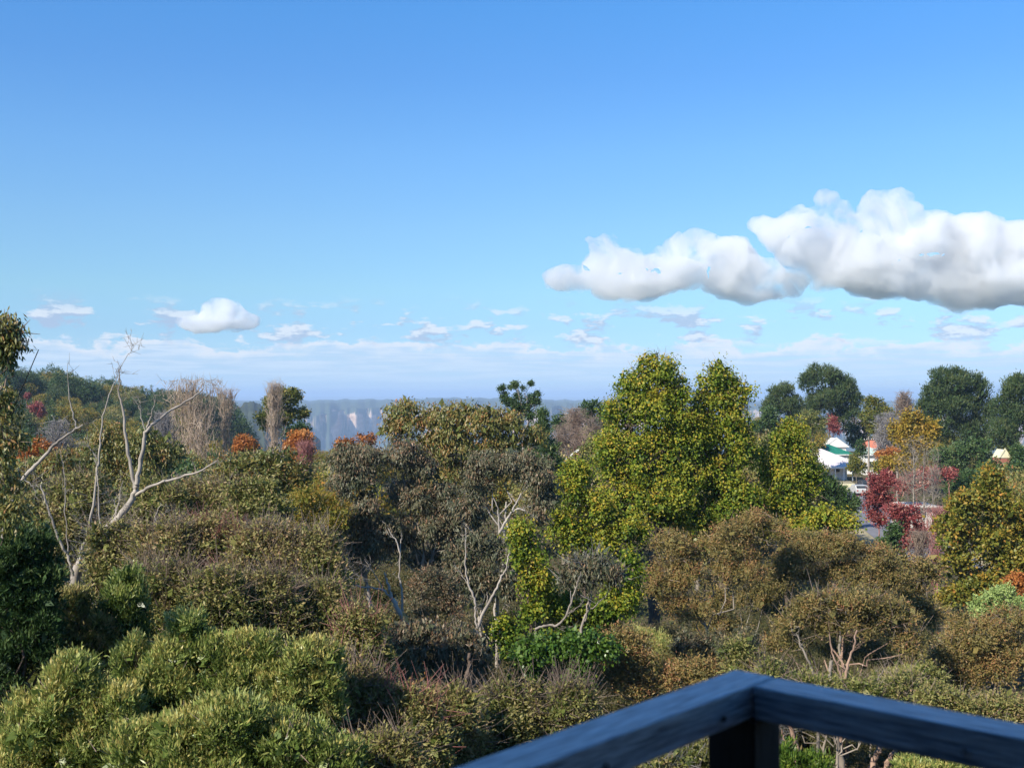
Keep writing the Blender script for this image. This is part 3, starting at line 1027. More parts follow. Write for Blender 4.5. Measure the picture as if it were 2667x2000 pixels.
def cottage(name, label, D, x0, x1, ybase, wallh, roofh, dep, mw, mr, trim, gable=False, rz=0.0, verandah=False, group=None, overhang=.4):
    """a small house; x0..x1 and ybase in photograph pixels at D metres"""
    s = D / F
    w = (x1 - x0) * s
    c = W((x0 + x1) / 2, ybase, D)
    h = empty(name, c, label, 'house', group, rz)
    gz = float(ground_z(c[0], D))
    foot = min(0, gz - c[2]) - .3
    mb = MB(); mb.box((0, dep / 2, (wallh + foot) / 2), (w, dep, wallh - foot)); mb.build('wall', mw, h)
    a, b = w / 2 + overhang, dep / 2 + overhang
    mb = MB()
    z0 = wallh + .004
    lo = [(-a, dep / 2 - b, z0), (a, dep / 2 - b, z0), (a, dep / 2 + b, z0), (-a, dep / 2 + b, z0)]
    lo2 = [(p[0], p[1], z0 + .12) for p in lo]
    if gable:
        hi = [(-.06, dep / 2 - b, z0 + roofh), (.06, dep / 2 - b, z0 + roofh), (.06, dep / 2 + b, z0 + roofh), (-.06, dep / 2 + b, z0 + roofh)]
    else:
        k = max(a - b, .1)
        hi = [(-k, dep / 2 - .08, z0 + roofh), (k, dep / 2 - .08, z0 + roofh), (k, dep / 2 + .08, z0 + roofh), (-k, dep / 2 + .08, z0 + roofh)]
    mb.prism(lo, hi); rf = mb.build('roof', mr, h)
    if gable:
        f = MB()
        for sx in (-1, 1):
            f.prism([(sx * a, dep / 2 - b - .08, z0 - .10), (sx * a, dep / 2 - b - .01, z0 - .10), (0, dep / 2 - b - .01, z0 + roofh - .02), (0, dep / 2 - b - .08, z0 + roofh - .02)],
                    [(sx * a, dep / 2 - b - .08, z0 + .16), (sx * a, dep / 2 - b - .01, z0 + .16), (0, dep / 2 - b - .01, z0 + roofh + .24), (0, dep / 2 - b - .08, z0 + roofh + .24)])
        f.build('bargeboard', trim, rf)
    else:
        f = MB(); f.box((0, dep / 2 - b - .05, z0 - .03), (2 * a, .09, .16)); f.build('gutter', trim, rf)
    glass = MATS.setdefault('glass', noise_mat('window_glass', (.02, .025, .03), (.05, .06, .07), 1, .08))
    nwin = max(1, int(w // 3))
    for i in range(nwin):
        x = -w / 2 + w * (i + .5) / nwin
        mb = MB(); mb.box((x, -.02, wallh * .55), (1.15, .06, 1.25)); wi = mb.build('window', trim, h)
        mb = MB(); mb.box((x, -.056, wallh * .55), (.95, .01, 1.05)); mb.build('pane', glass, wi)
    if verandah:
        mb = MB()
        mb.prism([(-a, -2.6, 2.25), (a, -2.6, 2.25), (a, -.40, 2.25), (-a, -.40, 2.25)],
                 [(-a, -2.6, 2.36), (a, -2.6, 2.36), (a, -.40, wallh - .12), (-a, -.40, wallh - .12)])
        v = mb.build('verandah_roof', mr, h)
        for i in range(6):
            mb = MB(); mb.box((-a + .2 + i * (2 * a - .4) / 5, -2.5, 2.24 / 2 + foot / 2), (.14, .14, 2.24 - foot)); mb.build('verandah_post', trim, h)
        mb = MB(); mb.box((0, -2.66, 2.2), (2 * a, .08, .28)); mb.build('fascia', trim, h)
    return h


mwhite = noise_mat('white_paint', (.70, .69, .66), (.80, .79, .77), 2, .6)
mpinkroof = noise_mat('pinkish_white_roof_sheet', (.60, .52, .52), (.74, .68, .68), 1.2, .5, (6, .4, .4))
mgreenroof = noise_mat('green_roof_sheet', (.015, .15, .10), (.025, .20, .135), 1.0, .5, (6, .4, .4))
morange = noise_mat('orange_tile_roof', (.48, .13, .07), (.62, .22, .14), 2.0, .8)
mmint = noise_mat('pale_mint_roof', (.42, .55, .46), (.52, .64, .56), 1.5, .6)
mcream = noise_mat('cream_paint', (.62, .55, .34), (.74, .68, .46), 2, .7)
mbrick = noise_mat('red_brick', (.24, .08, .05), (.36, .15, .10), 6, .85)
mpalew = noise_mat('pale_wall', (.55, .50, .44), (.68, .62, .55), 2, .8)

cottage('house', 'white cottage with a pinkish-white roof and posted verandah beside the road', 190, 2100, 2206, 1249, 3.35, 1.75, 7, mwhite, mpinkroof, mwhite, verandah=True)
cottage('house', 'house with a green metal roof directly behind the white cottage', 206, 2120, 2222, 1240, 4.0, 1.75, 7, mwhite, mgreenroof, mwhite)
cottage('house', 'white gabled house behind the green roof', 222, 2150, 2204, 1236, 5.5, 1.75, 6, mwhite, mwhite, mwhite, gable=True)
cottage('house', 'house with an orange-red tiled roof right of the tall pole', 214, 2262, 2330, 1238, 5.2, 1.9, 7, mwhite, morange, mwhite)
cottage('house', 'small pale mint-roofed house in front of the orange-red roof', 204, 2252, 2292, 1240, 3.9, 1.4, 4, mwhite, mmint, mwhite)
cottage('house', 'house with a salmon roof and white bargeboards left of the yellow-green tree', 118, 1475, 1560, 1310, 4.2, 1.6, 8, mpalew, morange, mwhite, gable=True, rz=-.35)
cottage('house', 'cream and red-brick gabled house glimpsed through trees at the far right', 150, 2604, 2630, 1262, 3.6, 1.1, 2.2, mbrick, mcream, mcream, gable=True, overhang=.08)
cottage('house', 'low building with a long pale roof behind the bare pink-twigged trees', 112, 2358, 2440, 1352, 1.3, .25, 4, mpalew, mpalew, mpalew)


def car(label, px, D, mat, w=1.72, h=1.42, rz=0.0, L=4.2):
    x = (px - 1333.5) / F * D
    z = float(ground_z(x, D)) + .13
    c = empty('car', (x, D, z), label, 'car', 'cars parked on the road', rz)
    # side profile extruded across
    prof = [(-2.1, .35), (-2.1, .85), (-1.85, .95), (-1.45, h), (.3, h), (.95, .95), (1.9, .82), (2.1, .65), (2.1, .35)]
    prof = [(a * L / 4.2, b) for a, b in prof]
    mb = MB()
    mb.prism([(-w / 2, a, b) for a, b in prof], [(w / 2, a, b) for a, b in prof])
    mb.build('body', mat, c, bevel=.06)
    gl = MATS['glass']
    for ya, yb, nm in ((-1.78, -1.50, 'rear_window'), (.42, .88, 'windscreen')):
        ya *= L / 4.2; yb *= L / 4.2
        za, zb = (1.03, h - .06) if nm == 'rear_window' else (h - .08, 1.02)
        mb = MB()
        e = -.03 if nm == 'rear_window' else .06
        mb.prism([(-w * .42, ya + e, za), (w * .42, ya + e, za), (w * .42, yb + e, zb), (-w * .42, yb + e, zb)],
                 [(-w * .42, ya, za - .01), (w * .42, ya, za - .01), (w * .42, yb, zb - .01), (-w * .42, yb, zb - .01)])
        mb.build('window' if nm != 'windscreen' else nm, gl, c)
    tyre = MATS.setdefault('tyre', noise_mat('tyre_rubber', (.02, .02, .02), (.03, .03, .03), 4, .9))
    lamp = MATS.setdefault('lamp', noise_mat('tail_lamp', (.35, .02, .02), (.45, .03, .03), 4, .3))
    for sx in (-1, 1):
        for yy in (-1.3, 1.35):
            mb = MB(); mb.tube([(sx * (w / 2 - .18), yy, .32), (sx * (w / 2 - .16), yy, .32), (sx * (w / 2 + .02), yy, .32), (sx * (w / 2 + .021), yy, .32)], [.05, .32, .32, .05], 16)
            mb.build('wheel', tyre, c)
        mb = MB(); mb.box((sx * w * .42, -2.12 * L / 4.2, .74), (.18, .05, .16)); mb.build('tail_light', lamp, c)
    return c


mcs = noise_mat('silver_car_paint', (.45, .44, .42), (.52, .51, .49), 1, .3)
mcd = noise_mat('dark_car_paint', (.02, .022, .03), (.03, .033, .045), 1, .3)
car('silver car parked nearest on the road below the white cottage', 2234, 158, mcs)
car('dark blue car parked just beyond the silver one', 2250, 170, mcd, h=1.6)

# cream fence beside the road
fx = [W(2178, 1255, 168), W(2226, 1257, 168)]
fe = empty('fence', (fx[0][0], 168, float(ground_z(fx[0][0], 168))), 'short cream paling fence left of the silver car', 'fence')
mb = MB(); L_ = fx[1][0] - fx[0][0]
for i in range(12):
    mb.box((L_ * (i + .5) / 12, 0, .62), (L_ / 12 - .02, .03, 1.24))
mb.build('palings', mcream, fe)
mb = MB(); mb.box((L_ / 2, .05, .9), (L_, .05, .09)); mb.box((L_ / 2, .05, .3), (L_, .05, .09)); mb.build('fence_rail', mcream, fe)


def pole(label, px, ytop, D, arm=True):
    x = (px - 1333.5) / F * D
    g = float(ground_z(x, D)) - .1
    H = W(px, ytop, D)[2] - g
    o = empty('utility_pole', (x, D, g), label, 'utility pole', None)
    mb = MB(); mb.tube([(0, 0, 0), (0, 0, H * .5), (0, 0, H)], [.17, .15, .12], 10)
    mb.build('shaft', BARK['pale'], o, smooth=True)
    if arm:
        mb = MB(); mb.box((0, -.16, H - .5), (1.5, .1, .12)); a = mb.build('crossarm', BARK['brown'], o)
        for k in (-.65, -.3, .3, .65):
            mb = MB(); mb.tube([(k, -.16, H - .44), (k, -.16, H - .3)], [.04, .03], 6); mb.build('insulator', mwhite, a)


pole('tall pale timber utility pole beside the dark car', 2262, 1136, 152)
pole('shorter pale timber pole above the crimson tree', 2336, 1208, 138, arm=False)

#@@PLANTS
# ------------------------------------------------------------------ plants (pixel lobes are measured in the photograph, each at its own distance)
# nearest: left edge gum and the wattle bushes below the deck
plant('gum_tree', 'leafy gum tree cut off by the left edge, its tip above the horizon', 'tree', 15,
      [(10, 850, 30, 24), (-8, 905, 34, 30), (42, 900, 20, 24), (30, 870, 26, 22), (4, 935, 26, 14), (-10, 1050, 50, 50), (6, 1100, 52, 50), (24, 1160, 50, 46), (-6, 1220, 55, 60), (14, 1290, 60, 60), (30, 1350, 62, 60)],
      'eucolive', bark='brown', base=-420, seed=1, lsc=.5, tr=.03, twigs=60, bias=.0, core=.12, dens=.5, kb=2)
plant('shrub', 'dark shrub with deep shade put into its leaf colour against the left edge under the gum tree', 'shrub', 17,
      [(70, 1430, 85, 80), (20, 1500, 100, 100), (110, 1500, 60, 60), (60, 1590, 80, 80), (110, 1640, 60, 60), (20, 1680, 70, 80)], 'wattle', mat='darkgreen', bark='brown', seed=2, lsc=.9, core=1.5)  # dark leaves stand in for the shadow at the left edge
plant('shrub', 'glossy green shrub filling the left edge below the dark shrub', 'shrub', 17.5,
      [(30, 1620, 66, 70), (-10, 1700, 70, 100), (-20, 1790, 55, 100)], 'wattle', bark='brown', seed=3, bias=-.22, core=1.5)  # tint lowered in place of the gum tree's shadow
plant('wattle_bush', 'yellow-green wattle bush in the bottom left corner, nearest of all', 'bush', 15.5,
      [(165, 1830, 92, 110), (110, 1900, 90, 110), (215, 1800, 70, 95), (235, 1930, 100, 110), (190, 1745, 44, 48), (60, 1980, 90, 80), (300, 1850, 70, 80), (330, 1960, 80, 90), (50, 1870, 50, 70)],
      'wattle', bark='brown', seed=4, bias=.14, core=1.2, twigs=90, twig_len=.18)
plant('wattle_bush', 'yellow-green wattle bush second from the left corner, topped by a pale tuft', 'bush', 16.5,
      [(460, 1720, 95, 90), (410, 1790, 90, 95), (500, 1810, 90, 100), (488, 1640, 48, 50), (570, 1720, 64, 80), (350, 1740, 60, 80), (620, 1790, 70, 80)],
      'wattle', bark='brown', seed=5, bias=.08, core=1.2, twigs=70, twig_len=.18)
plant('wattle_bush', 'bright feathery wattle bush with a flat top above the bottom centre-left', 'bush', 16.5,
      [(770, 1725, 80, 68), (840, 1710, 50, 55), (720, 1780, 80, 80), (640, 1705, 55, 62), (690, 1700, 45, 45), (850, 1790, 50, 60)],
      'wattle', bark='brown', seed=6, bias=.18, core=1.2, twigs=70, twig_len=.18)
plant('wattle_bush', 'mid-green wattle bush spreading along the bottom edge left of centre', 'bush', 14.5,
      [(470, 1940, 120, 95), (620, 1900, 110, 90), (760, 1945, 110, 90), (350, 1960, 100, 80), (560, 2010, 160, 80), (880, 1985, 80, 70)],
      'wattle', bark='brown', seed=7, bias=0.06, core=1.2, twigs=90, twig_len=.18)
plant('wattle_bush', 'duller olive wattle bush directly below the foot of the dead tree', 'bush', 18.5,
      [(165, 1610, 85, 70), (120, 1660, 60, 70), (230, 1660, 70, 70), (190, 1570, 50, 45)],
      'wattle', mat='scrub', bark='brown', seed=8, bias=-.02, twigs=60)
plant('wattle_bush', 'dark green round bush with a deep shadow on its right side', 'bush', 19,
      [(320, 1560, 70, 75), (350, 1630, 60, 70), (290, 1610, 60, 70)], 'wattle', bark='brown', seed=9, bias=-.14, twigs=40)

# scrub band
G = 'scrubby heath bushes on the slope'
k = 20
for (a, b, rx, ry, D, bi, lab) in [
        (430, 1540, 85, 60, 20.5, .05, 'twiggy olive scrub bush above the pale-topped wattle'),
        (560, 1560, 85, 62, 20, .02, 'olive scrub bush second in the row above the wattles'),
        (690, 1570, 90, 66, 20.5, .10, 'brownish scrub bush third in the row above the wattles'),
        (820, 1590, 90, 62, 21, .06, 'olive scrub bush fourth in the row, above the flat-topped wattle'),
        (930, 1690, 80, 95, 20, .08, 'reddish-olive scrub bush right of the flat-topped wattle'),
        (930, 1850, 90, 95, 17.5, .10, 'sparse brown-tipped bush right of the bottom wattles'),
        (1060, 1900, 110, 95, 17.5, .14, 'pinkish scrub bush near the bottom edge left of the railing'),
        (1180, 1880, 90, 80, 19, .16, 'straw-coloured scrub bush above the left railing arm'),
        (1330, 1850, 95, 62, 20, .06, 'low olive bush just above the left railing arm'),
        (1480, 1855, 75, 60, 20, -.02, 'green-brown bush at the railing left of the round gum'),
        (1000, 1990, 110, 70, 15.5, .06, 'olive bush on the bottom edge where the railing begins'),
        (430, 1440, 90, 70, 25, .16, 'grey twiggy scrub bush right of the dead tree foot'),
        (560, 1440, 90, 75, 25.5, .22, 'reddish twiggy bush in the middle of the scrub'),
        (690, 1450, 95, 75, 25, .20, 'brown twiggy bush left of the dark gums'),
        (810, 1470, 90, 80, 25, .12, 'olive-brown scrub bush beside the pale forked trunks'),
        (300, 1440, 70, 60, 25.5, .08, 'olive bush behind the foot of the dead tree'),
        (400, 1330, 90, 70, 31, .06, 'green scrub tree top right of the dead tree fork'),
        (530, 1340, 95, 75, 32, .14, 'grey-brown scrub tree top in the middle left'),
        (660, 1340, 95, 75, 31, .02, 'olive scrub tree top left of the golden one'),
        (200, 1330, 100, 80, 33, .10, 'brownish scrub tree top behind the dead trunks'),
        (90, 1370, 80, 70, 33, .04, 'olive scrub tree top at the far left behind the dead limb')]:
    plant('scrub_bush', lab, 'bush', D, [(a, b, rx, ry), (a - rx * .45, b + ry * .55, rx * .75, ry * .9), (a + rx * .5, b + ry * .5, rx * .7, ry * .9), (a + rx * .1, b + ry * 1.1, rx, ry)] +
          [(a + rx * q1, b - ry * q2, rx * .30, ry * .42) for q1, q2 in ((-.62 + .07 * (k % 5), .55 + .06 * (k % 3)), (.05 * (k % 4) - .05, .80), (.60 - .06 * (k % 4), .62 + .08 * (k % 2)))],
          'scrub', group=G, bark='twig', seed=k, bias=bi, twigs=620 if 'twigg' in lab or 'brown' in lab else 260, twig_len=.42, twig_r=.006, kb=3,
          twig_bark='rosy' if 'reddish' in lab or 'pinkish' in lab else 'twig', lsc=max(1, D / 20))
    k += 1

# broad olive crowns behind the dead tree
plant('gum_tree', 'dense olive gum tree directly behind the upper dead branches', 'tree', 52,
      [(290, 1165, 75, 60), (360, 1170, 75, 55), (430, 1185, 55, 50), (250, 1220, 80, 60), (380, 1240, 90, 55)], 'eucolive', seed=50, bias=.02, bark='pale')
plant('gum_tree', 'olive gum tree top left of the dead tree beyond the slanting limb', 'tree', 48,
      [(150, 1230, 80, 60), (90, 1270, 70, 60), (220, 1280, 80, 60)], 'eucolive', seed=51, bias=.06)
plant('gum_tree', 'wide grey-green gum tree below the orange-leaved trees', 'tree', 46,
      [(620, 1235, 90, 52), (700, 1225, 85, 48), (770, 1245, 60, 45), (560, 1260, 70, 45), (720, 1290, 90, 45)], 'scrub', mat='eucolive', seed=52, bias=.05, lsc=2.0, twigs=120, twig_r=.012, twig_len=.5)
plant('gum_tree', 'golden-olive rounded tree top left of the dark grey gums', 'tree', 42,
      [(820, 1310, 70, 52), (770, 1350, 60, 50), (860, 1360, 60, 55)], 'eucbrown', mat='oak', seed=53, bias=.10)

# central gums
plant('gum_tree', 'big round olive gum tree at the centre with an orange-tinted left edge', 'tree', 62,
      [(1085, 1095, 80, 58), (1040, 1120, 48, 55), (1160, 1100, 70, 55), (1240, 1100, 75, 56), (1320, 1115, 55, 58), (1180, 1170, 110, 60), (1290, 1175, 80, 60), (1390, 1150, 40, 40), (1100, 1180, 60, 50), (1170, 1245, 80, 45), (1250, 1250, 60, 45)],
      'eucolive', seed=54, bias=.08, bark='pale', lsc=1.25, fork=.5)
plant('gum_tree', 'dark grey-brown gum tree with a pale forked trunk left of centre', 'tree', 44,
      [(900, 1205, 52, 56), (955, 1198, 52, 52), (935, 1255, 60, 50), (945, 1330, 74, 54), (895, 1380, 55, 50), (985, 1400, 66, 60), (930, 1450, 60, 50), (890, 1270, 44, 44)],
      'euc', seed=55, bias=.04, dens=1.35, base=1010, bark='pale', twigs=60, twig_r=.010, twig_len=.4)
plant('gum_tree', 'dark gum tree with reddish tips just right of the pale-forked one', 'tree', 45,
      [(1045, 1195, 60, 52), (1095, 1225, 50, 52), (1070, 1300, 66, 62), (1120, 1370, 66, 62), (1050, 1410, 62, 62), (1150, 1300, 50, 50), (1180, 1390, 50, 50)],
      'euc', seed=56, bias=.07, dens=1.35, bark='pale')
plant('gum_tree', 'dark umbrella-crowned gum tree left of the yellow-green trees', 'tree', 43,
      [(1265, 1215, 62, 45), (1330, 1215, 60, 46), (1395, 1240, 58, 54), (1235, 1270, 46, 50), (1415, 1300, 44, 58), (1390, 1340, 50, 44), (1210, 1330, 44, 44)],
      'euc', seed=57, bias=.04, dens=1.35, base=1295, bark='white')
plant('gum_tree', 'shaded grey gum tree between the two forked pale trunks', 'tree', 40,
      [(1245, 1420, 60, 42), (1300, 1450, 60, 60), (1200, 1480, 55, 70), (1330, 1540, 55, 70), (1250, 1530, 60, 60)],
      'euc', seed=58, bias=-.02, bark='white', base=1240)
plant('gum_tree', 'small rounded brown gum tree left of the two white dead stems', 'tree', 36,
      [(1105, 1525, 48, 46), (1150, 1545, 50, 52), (1090, 1580, 45, 40), (1185, 1590, 35, 40)], 'eucbrown', mat='euc', seed=59, bias=.12)
plant('gum_tree', 'low dark brown gum tree below the pale forked stems', 'tree', 29,
      [(1080, 1680, 90, 70), (1190, 1700, 80, 70), (1010, 1730, 60, 60), (1240, 1760, 50, 60), (1120, 1770, 110, 70)],
      'euc', seed=60, bias=.08, lsc=.9, twigs=160, twig_r=.006, twig_len=.35, bark='grey')
plant('gum_tree', 'sparse grey gum tree with a curving pale limb in front of the yellow-green tree', 'tree', 34,
      [(1540, 1480, 60, 48), (1590, 1510, 40, 42), (1500, 1510, 45, 45)], 'euc', seed=61, bias=-.02, base=1480, dens=.8, twigs=120, twig_r=.008, twig_len=.45, twig_bark='grey')

# yellow-green liquidambars
plant('liquidambar_tree', 'tallest yellow-green autumn tree with a domed top', 'tree', 54,
      [(1712, 975, 58, 66), (1655, 1015, 48, 54), (1765, 1040, 52, 62), (1625, 1080, 66, 70), (1710, 1090, 90, 90), (1785, 1130, 60, 90), (1605, 1180, 66, 85), (1690, 1210, 90, 90), (1620, 1290, 85, 70), (1720, 1320, 95, 80), (1790, 1250, 60, 80)],
      'liquid', seed=62, bias=.10, bark='brown', tr=.3, fork=.3, twigs=260, twig_r=.010, twig_len=.45)
plant('liquidambar_tree', 'second yellow-green autumn tree, its peak right of the tallest one', 'tree', 55,
      [(1865, 995, 50, 54), (1920, 1035, 42, 56), (1845, 1060, 55, 60), (1890, 1110, 70, 80), (1830, 1150, 60, 80), (1925, 1160, 50, 90), (1860, 1240, 80, 90), (1925, 1300, 75, 80), (1830, 1340, 80, 60)],
      'liquid', seed=63, bias=.09, bark='brown', tr=.28, fork=.3, twigs=220, twig_r=.010, twig_len=.45)
plant('liquidambar_tree', 'lower yellow-green tree at the right of the autumn group', 'tree', 56,
      [(2052, 1135, 40, 46), (2020, 1180, 52, 60), (2085, 1195, 46, 56), (2110, 1260, 38, 60), (2030, 1260, 70, 70), (1990, 1320, 60, 60), (2080, 1320, 60, 55), (2020, 1370, 80, 40)],
      'liquid', seed=64, bias=.08, bark='brown', fork=.3, twigs=160, twig_r=.010, twig_len=.4)
plant('liquidambar_tree', 'yellowish lower tree at the left foot of the autumn group', 'tree', 50,
      [(1500, 1230, 42, 40), (1480, 1290, 52, 60), (1540, 1330, 55, 60), (1470, 1370, 55, 60), (1530, 1420, 70, 60), (1620, 1390, 80, 60)],
      'liquid', seed=65, bias=.12, bark='brown', fork=.3)
plant('liquidambar_tree', 'slim yellow-green tree in front of the dark umbrella-crowned gum', 'tree', 37,
      [(1365, 1385, 38, 42), (1375, 1450, 42, 55), (1400, 1520, 45, 55), (1385, 1590, 35, 45)], 'liquid', seed=66, bias=.08, bark='brown', lsc=.85)
plant('liquidambar_tree', 'small golden-green bush-like tree above the round brown gum', 'tree', 38,
      [(1480, 1600, 60, 50), (1560, 1600, 60, 55), (1440, 1560, 50, 50), (1620, 1560, 60, 60), (1640, 1490, 50, 60)], 'liquid', seed=67, bias=.02, bark='brown', lsc=.85)
plant('liquidambar_tree', 'bright yellow low tree peeping over the broad brown gum', 'tree', 48,
      [(2150, 1345, 55, 32), (2200, 1360, 42, 28), (2110, 1370, 45, 28)], 'liquid', seed=68, bias=.20, bark='brown')
plant('leafy_tree', 'vivid green leafy tree just above the left railing arm', 'tree', 30,
      [(1390, 1700, 62, 55), (1370, 1770, 48, 60), (1470, 1690, 60, 50), (1510, 1760, 50, 60), (1440, 1820, 80, 50), (1560, 1690, 50, 50), (1350, 1840, 40, 50)],
      'bright', seed=69, bias=.04, bark='brown', lsc=.8, core=1.3)

# right: broad brown-olive gums
plant('gum_tree', 'broad brown gum tree right of the autumn trees, widest crown of its kind', 'tree', 41,
      [(1760, 1440, 70, 62), (1730, 1520, 50, 70), (1800, 1500, 65, 70), (1900, 1420, 80, 68), (1985, 1385, 75, 58), (1930, 1490, 80, 60), (1790, 1590, 75, 55)],
      'eucbrown', seed=70, bias=.06, base=1830, bark='pale', fork=.4, twigs=60, twig_r=.012, twig_len=.35)
plant('gum_tree', 'rounded olive-brown gum tree joined to the right of the broad one', 'tree', 43,
      [(2110, 1440, 80, 58), (2190, 1430, 75, 52), (2265, 1460, 70, 55), (2060, 1490, 60, 50), (2320, 1510, 60, 50), (2200, 1510, 90, 50)],
      'eucbrown', seed=71, bias=.03, bark='pale')
plant('gum_tree', 'flat-topped gum tree whose many bare stems rise behind the railing corner', 'tree', 31,
      [(2060, 1620, 62, 45), (2140, 1580, 85, 48), (2230, 1570, 85, 50), (2320, 1610, 80, 50), (2040, 1680, 55, 38), (2370, 1680, 60, 50), (2200, 1640, 100, 45)],
      'eucbrown', seed=72, bias=-.02, base=2190, bark='pink', under=.15, fork=.62, twigs=140, twig_r=.009, twig_len=.4, kb=8)
plant('gum_tree', 'small dense round brown gum tree touching the railing left of its corner', 'tree', 31,
      [(1605, 1685, 60, 50), (1660, 1700, 60, 56), (1650, 1740, 60, 60), (1590, 1770, 55, 55), (1680, 1790, 65, 45), (1760, 1770, 50, 42), (1820, 1745, 62, 34), (1850, 1790, 60, 30)],
      'eucbrown', seed=73, bias=.10)
plant('gum_tree', 'reddish-brown gum tree at the right edge above the railing', 'tree', 33,
      [(2560, 1650, 80, 52), (2630, 1620, 65, 42), (2480, 1700, 75, 55), (2590, 1740, 85, 60), (2650, 1700, 70, 60), (2500, 1780, 90, 50)],
      'eucbrown', seed=74, bias=.06, twigs=120, twig_r=.008, twig_len=.35)
plant('shrub', 'rust-tipped low shrub at the right edge against the railing', 'shrub', 22,
      [(2590, 1845, 70, 36), (2660, 1860, 60, 40), (2500, 1830, 60, 34), (2420, 1815, 55, 30)], 'scrub', seed=75, bias=.16, twigs=60)
plant('scrub_bush', 'olive thicket between the flat-topped gum and the gold oak', 'bush', 46,
      [(2370, 1560, 60, 45), (2420, 1600, 55, 45), (2340, 1480, 50, 45), (2410, 1500, 45, 50)], 'scrub', mat='eucbrown', seed=76, bias=.02, lsc=2.0, twigs=60, twig_r=.012, twig_len=.5)
plant('shrub', 'green shrub seen under the right railing arm near the corner post', 'shrub', 18,
      [(2055, 1975, 30, 45), (2120, 2000, 50, 40)], 'wattle', mat='bright', seed=77, lsc=.9)
plant('shrub', 'yellow-green shrub seen under the far right railing arm', 'shrub', 17,
      [(2460, 2000, 70, 36), (2380, 2010, 60, 40), (2560, 2040, 80, 40)], 'wattle', seed=78, bias=.08)
plant('shrub', 'grey twiggy shrub seen under the railing left of the corner post', 'shrub', 19,
      [(1790, 1990, 70, 55), (1720, 2010, 60, 40), (1850, 1960, 35, 50)], 'scrub', seed=79, bias=-.05, twigs=260, twig_r=.006, twig_len=.4, twig_bark='grey', dens=.6)
plant('scrub_bush', 'brown-green thicket filling the ground below the flat-topped gum stems', 'bush', 30,
      [(1960, 1760, 80, 50), (2080, 1790, 80, 45), (2200, 1810, 90, 45), (2310, 1800, 80, 50), (2400, 1770, 60, 45), (1930, 1700, 50, 50)], 'scrub', seed=80, bias=0, lsc=1.3, twigs=160, twig_len=.5)

# right: gold oak, pale bush, reds
plant('oak_tree', 'large olive and gold tree at the right edge', 'tree', 62,
      [(2575, 1262, 48, 48), (2520, 1320, 62, 55), (2600, 1330, 68, 60), (2660, 1370, 60, 80), (2480, 1390, 58, 50), (2560, 1420, 80, 60), (2640, 1470, 80, 70), (2490, 1470, 62, 55), (2540, 1530, 70, 50), (2480, 1560, 45, 40)],
      'mid', mat='oak', seed=81, bias=.06, bark='brown', fork=.3, lsc=.85)
plant('shrub', 'pale lime-green round shrub below the olive and gold tree', 'shrub', 50,
      [(2600, 1560, 50, 42), (2560, 1590, 40, 36), (2640, 1590, 40, 40)], 'mid', mat='palegreen', seed=82, bias=.05, lsc=.45)
plant('shrub', 'orange-tinged shrub at the right edge beside the lime-green one', 'shrub', 52,
      [(2660, 1530, 30, 35), (2640, 1520, 24, 26)], 'mid', mat='orange', seed=83, lsc=.5, bias=-.1)
plant('maple_tree', 'dark crimson tree beside the road', 'tree', 100,
      [(2285, 1262, 28, 36), (2310, 1250, 26, 24), (2268, 1310, 24, 34), (2300, 1310, 28, 34), (2285, 1350, 28, 26)], 'mid', mat='red', seed=84, bark='rosy', dens=1.0, lsc=.8, bias=.0)
plant('maple_tree', 'smaller crimson tree below the bare white-stemmed trees', 'tree', 92,
      [(2335, 1335, 28, 28), (2370, 1350, 34, 34), (2350, 1400, 38, 36), (2395, 1400, 26, 34), (2330, 1440, 26, 26)], 'mid', mat='red', seed=85, bark='rosy', bias=.06, dens=.7, twigs=120, twig_r=.012, twig_bark='rosy', twig_len=.7)
plant('maple_tree', 'pinkish red tree behind the bare white-stemmed trees', 'tree', 112,
      [(2390, 1255, 40, 26), (2420, 1245, 24, 26), (2350, 1270, 28, 20)], 'mid', mat='red', seed=86, bark='rosy', bias=.2, dens=.6, core=.2, twigs=200, twig_r=.02, twig_bark='rosy', twig_len=1.0)
plant('maple_tree', 'tiny red tree left of the olive and gold tree', 'tree', 118, [(2472, 1235, 17, 18)], 'mid', mat='red', seed=87, bark='rosy', bias=.1)
plant('maple_tree', 'small red tree above the green-roofed house', 'tree', 232, [(2166, 1105, 17, 22), (2175, 1120, 14, 18)], 'darkgreen', mat='red', seed=88, bark='rosy', bias=.1)
bare_tree('bare_tree', 'leafless pale tree with two white stems in front of the red trees', 'tree', 2392, 1150, 96, 130, bark='pale', column=False, n=420, seed=89, tr=.12, rt=.016, trunks=2)
bare_tree('bare_tree', 'slender leafless tree right of the two white stems', 'tree', 2430, 1180, 100, 70, bark='pale', column=True, n=200, seed=90, tr=.07, rt=.014)
bare_tree('bare_tree', 'pinkish leafless bush-tree between the thicket and the gold oak', 'tree', 2440, 1330, 75, 90, bark='rosy', column=True, n=900, seed=91, tr=.07, rt=.018)
bare_tree('bare_tree', 'rosy leafless tree below the crimson tree', 'tree', 2390, 1390, 70, 90, bark='twig', column=True, n=900, seed=92, tr=.07, rt=.018)
plant('gold_tree', 'tall golden tree in front of the two dark pines', 'tree', 125,
      [(2375, 1105, 38, 34), (2345, 1130, 28, 36), (2415, 1125, 28, 34), (2380, 1160, 52, 34), (2350, 1205, 40, 26), (2310, 1215, 26, 22)], 'mid', mat='gold', seed=93, bark='brown', bias=.08, lsc=1.25)
plant('gold_tree', 'small orange tree right of the tall pole', 'tree', 170, [(2300, 1188, 22, 16), (2325, 1180, 18, 14)], 'darkgreen', mat='orange', seed=94, bark='brown', bias=-.1, lsc=.8)
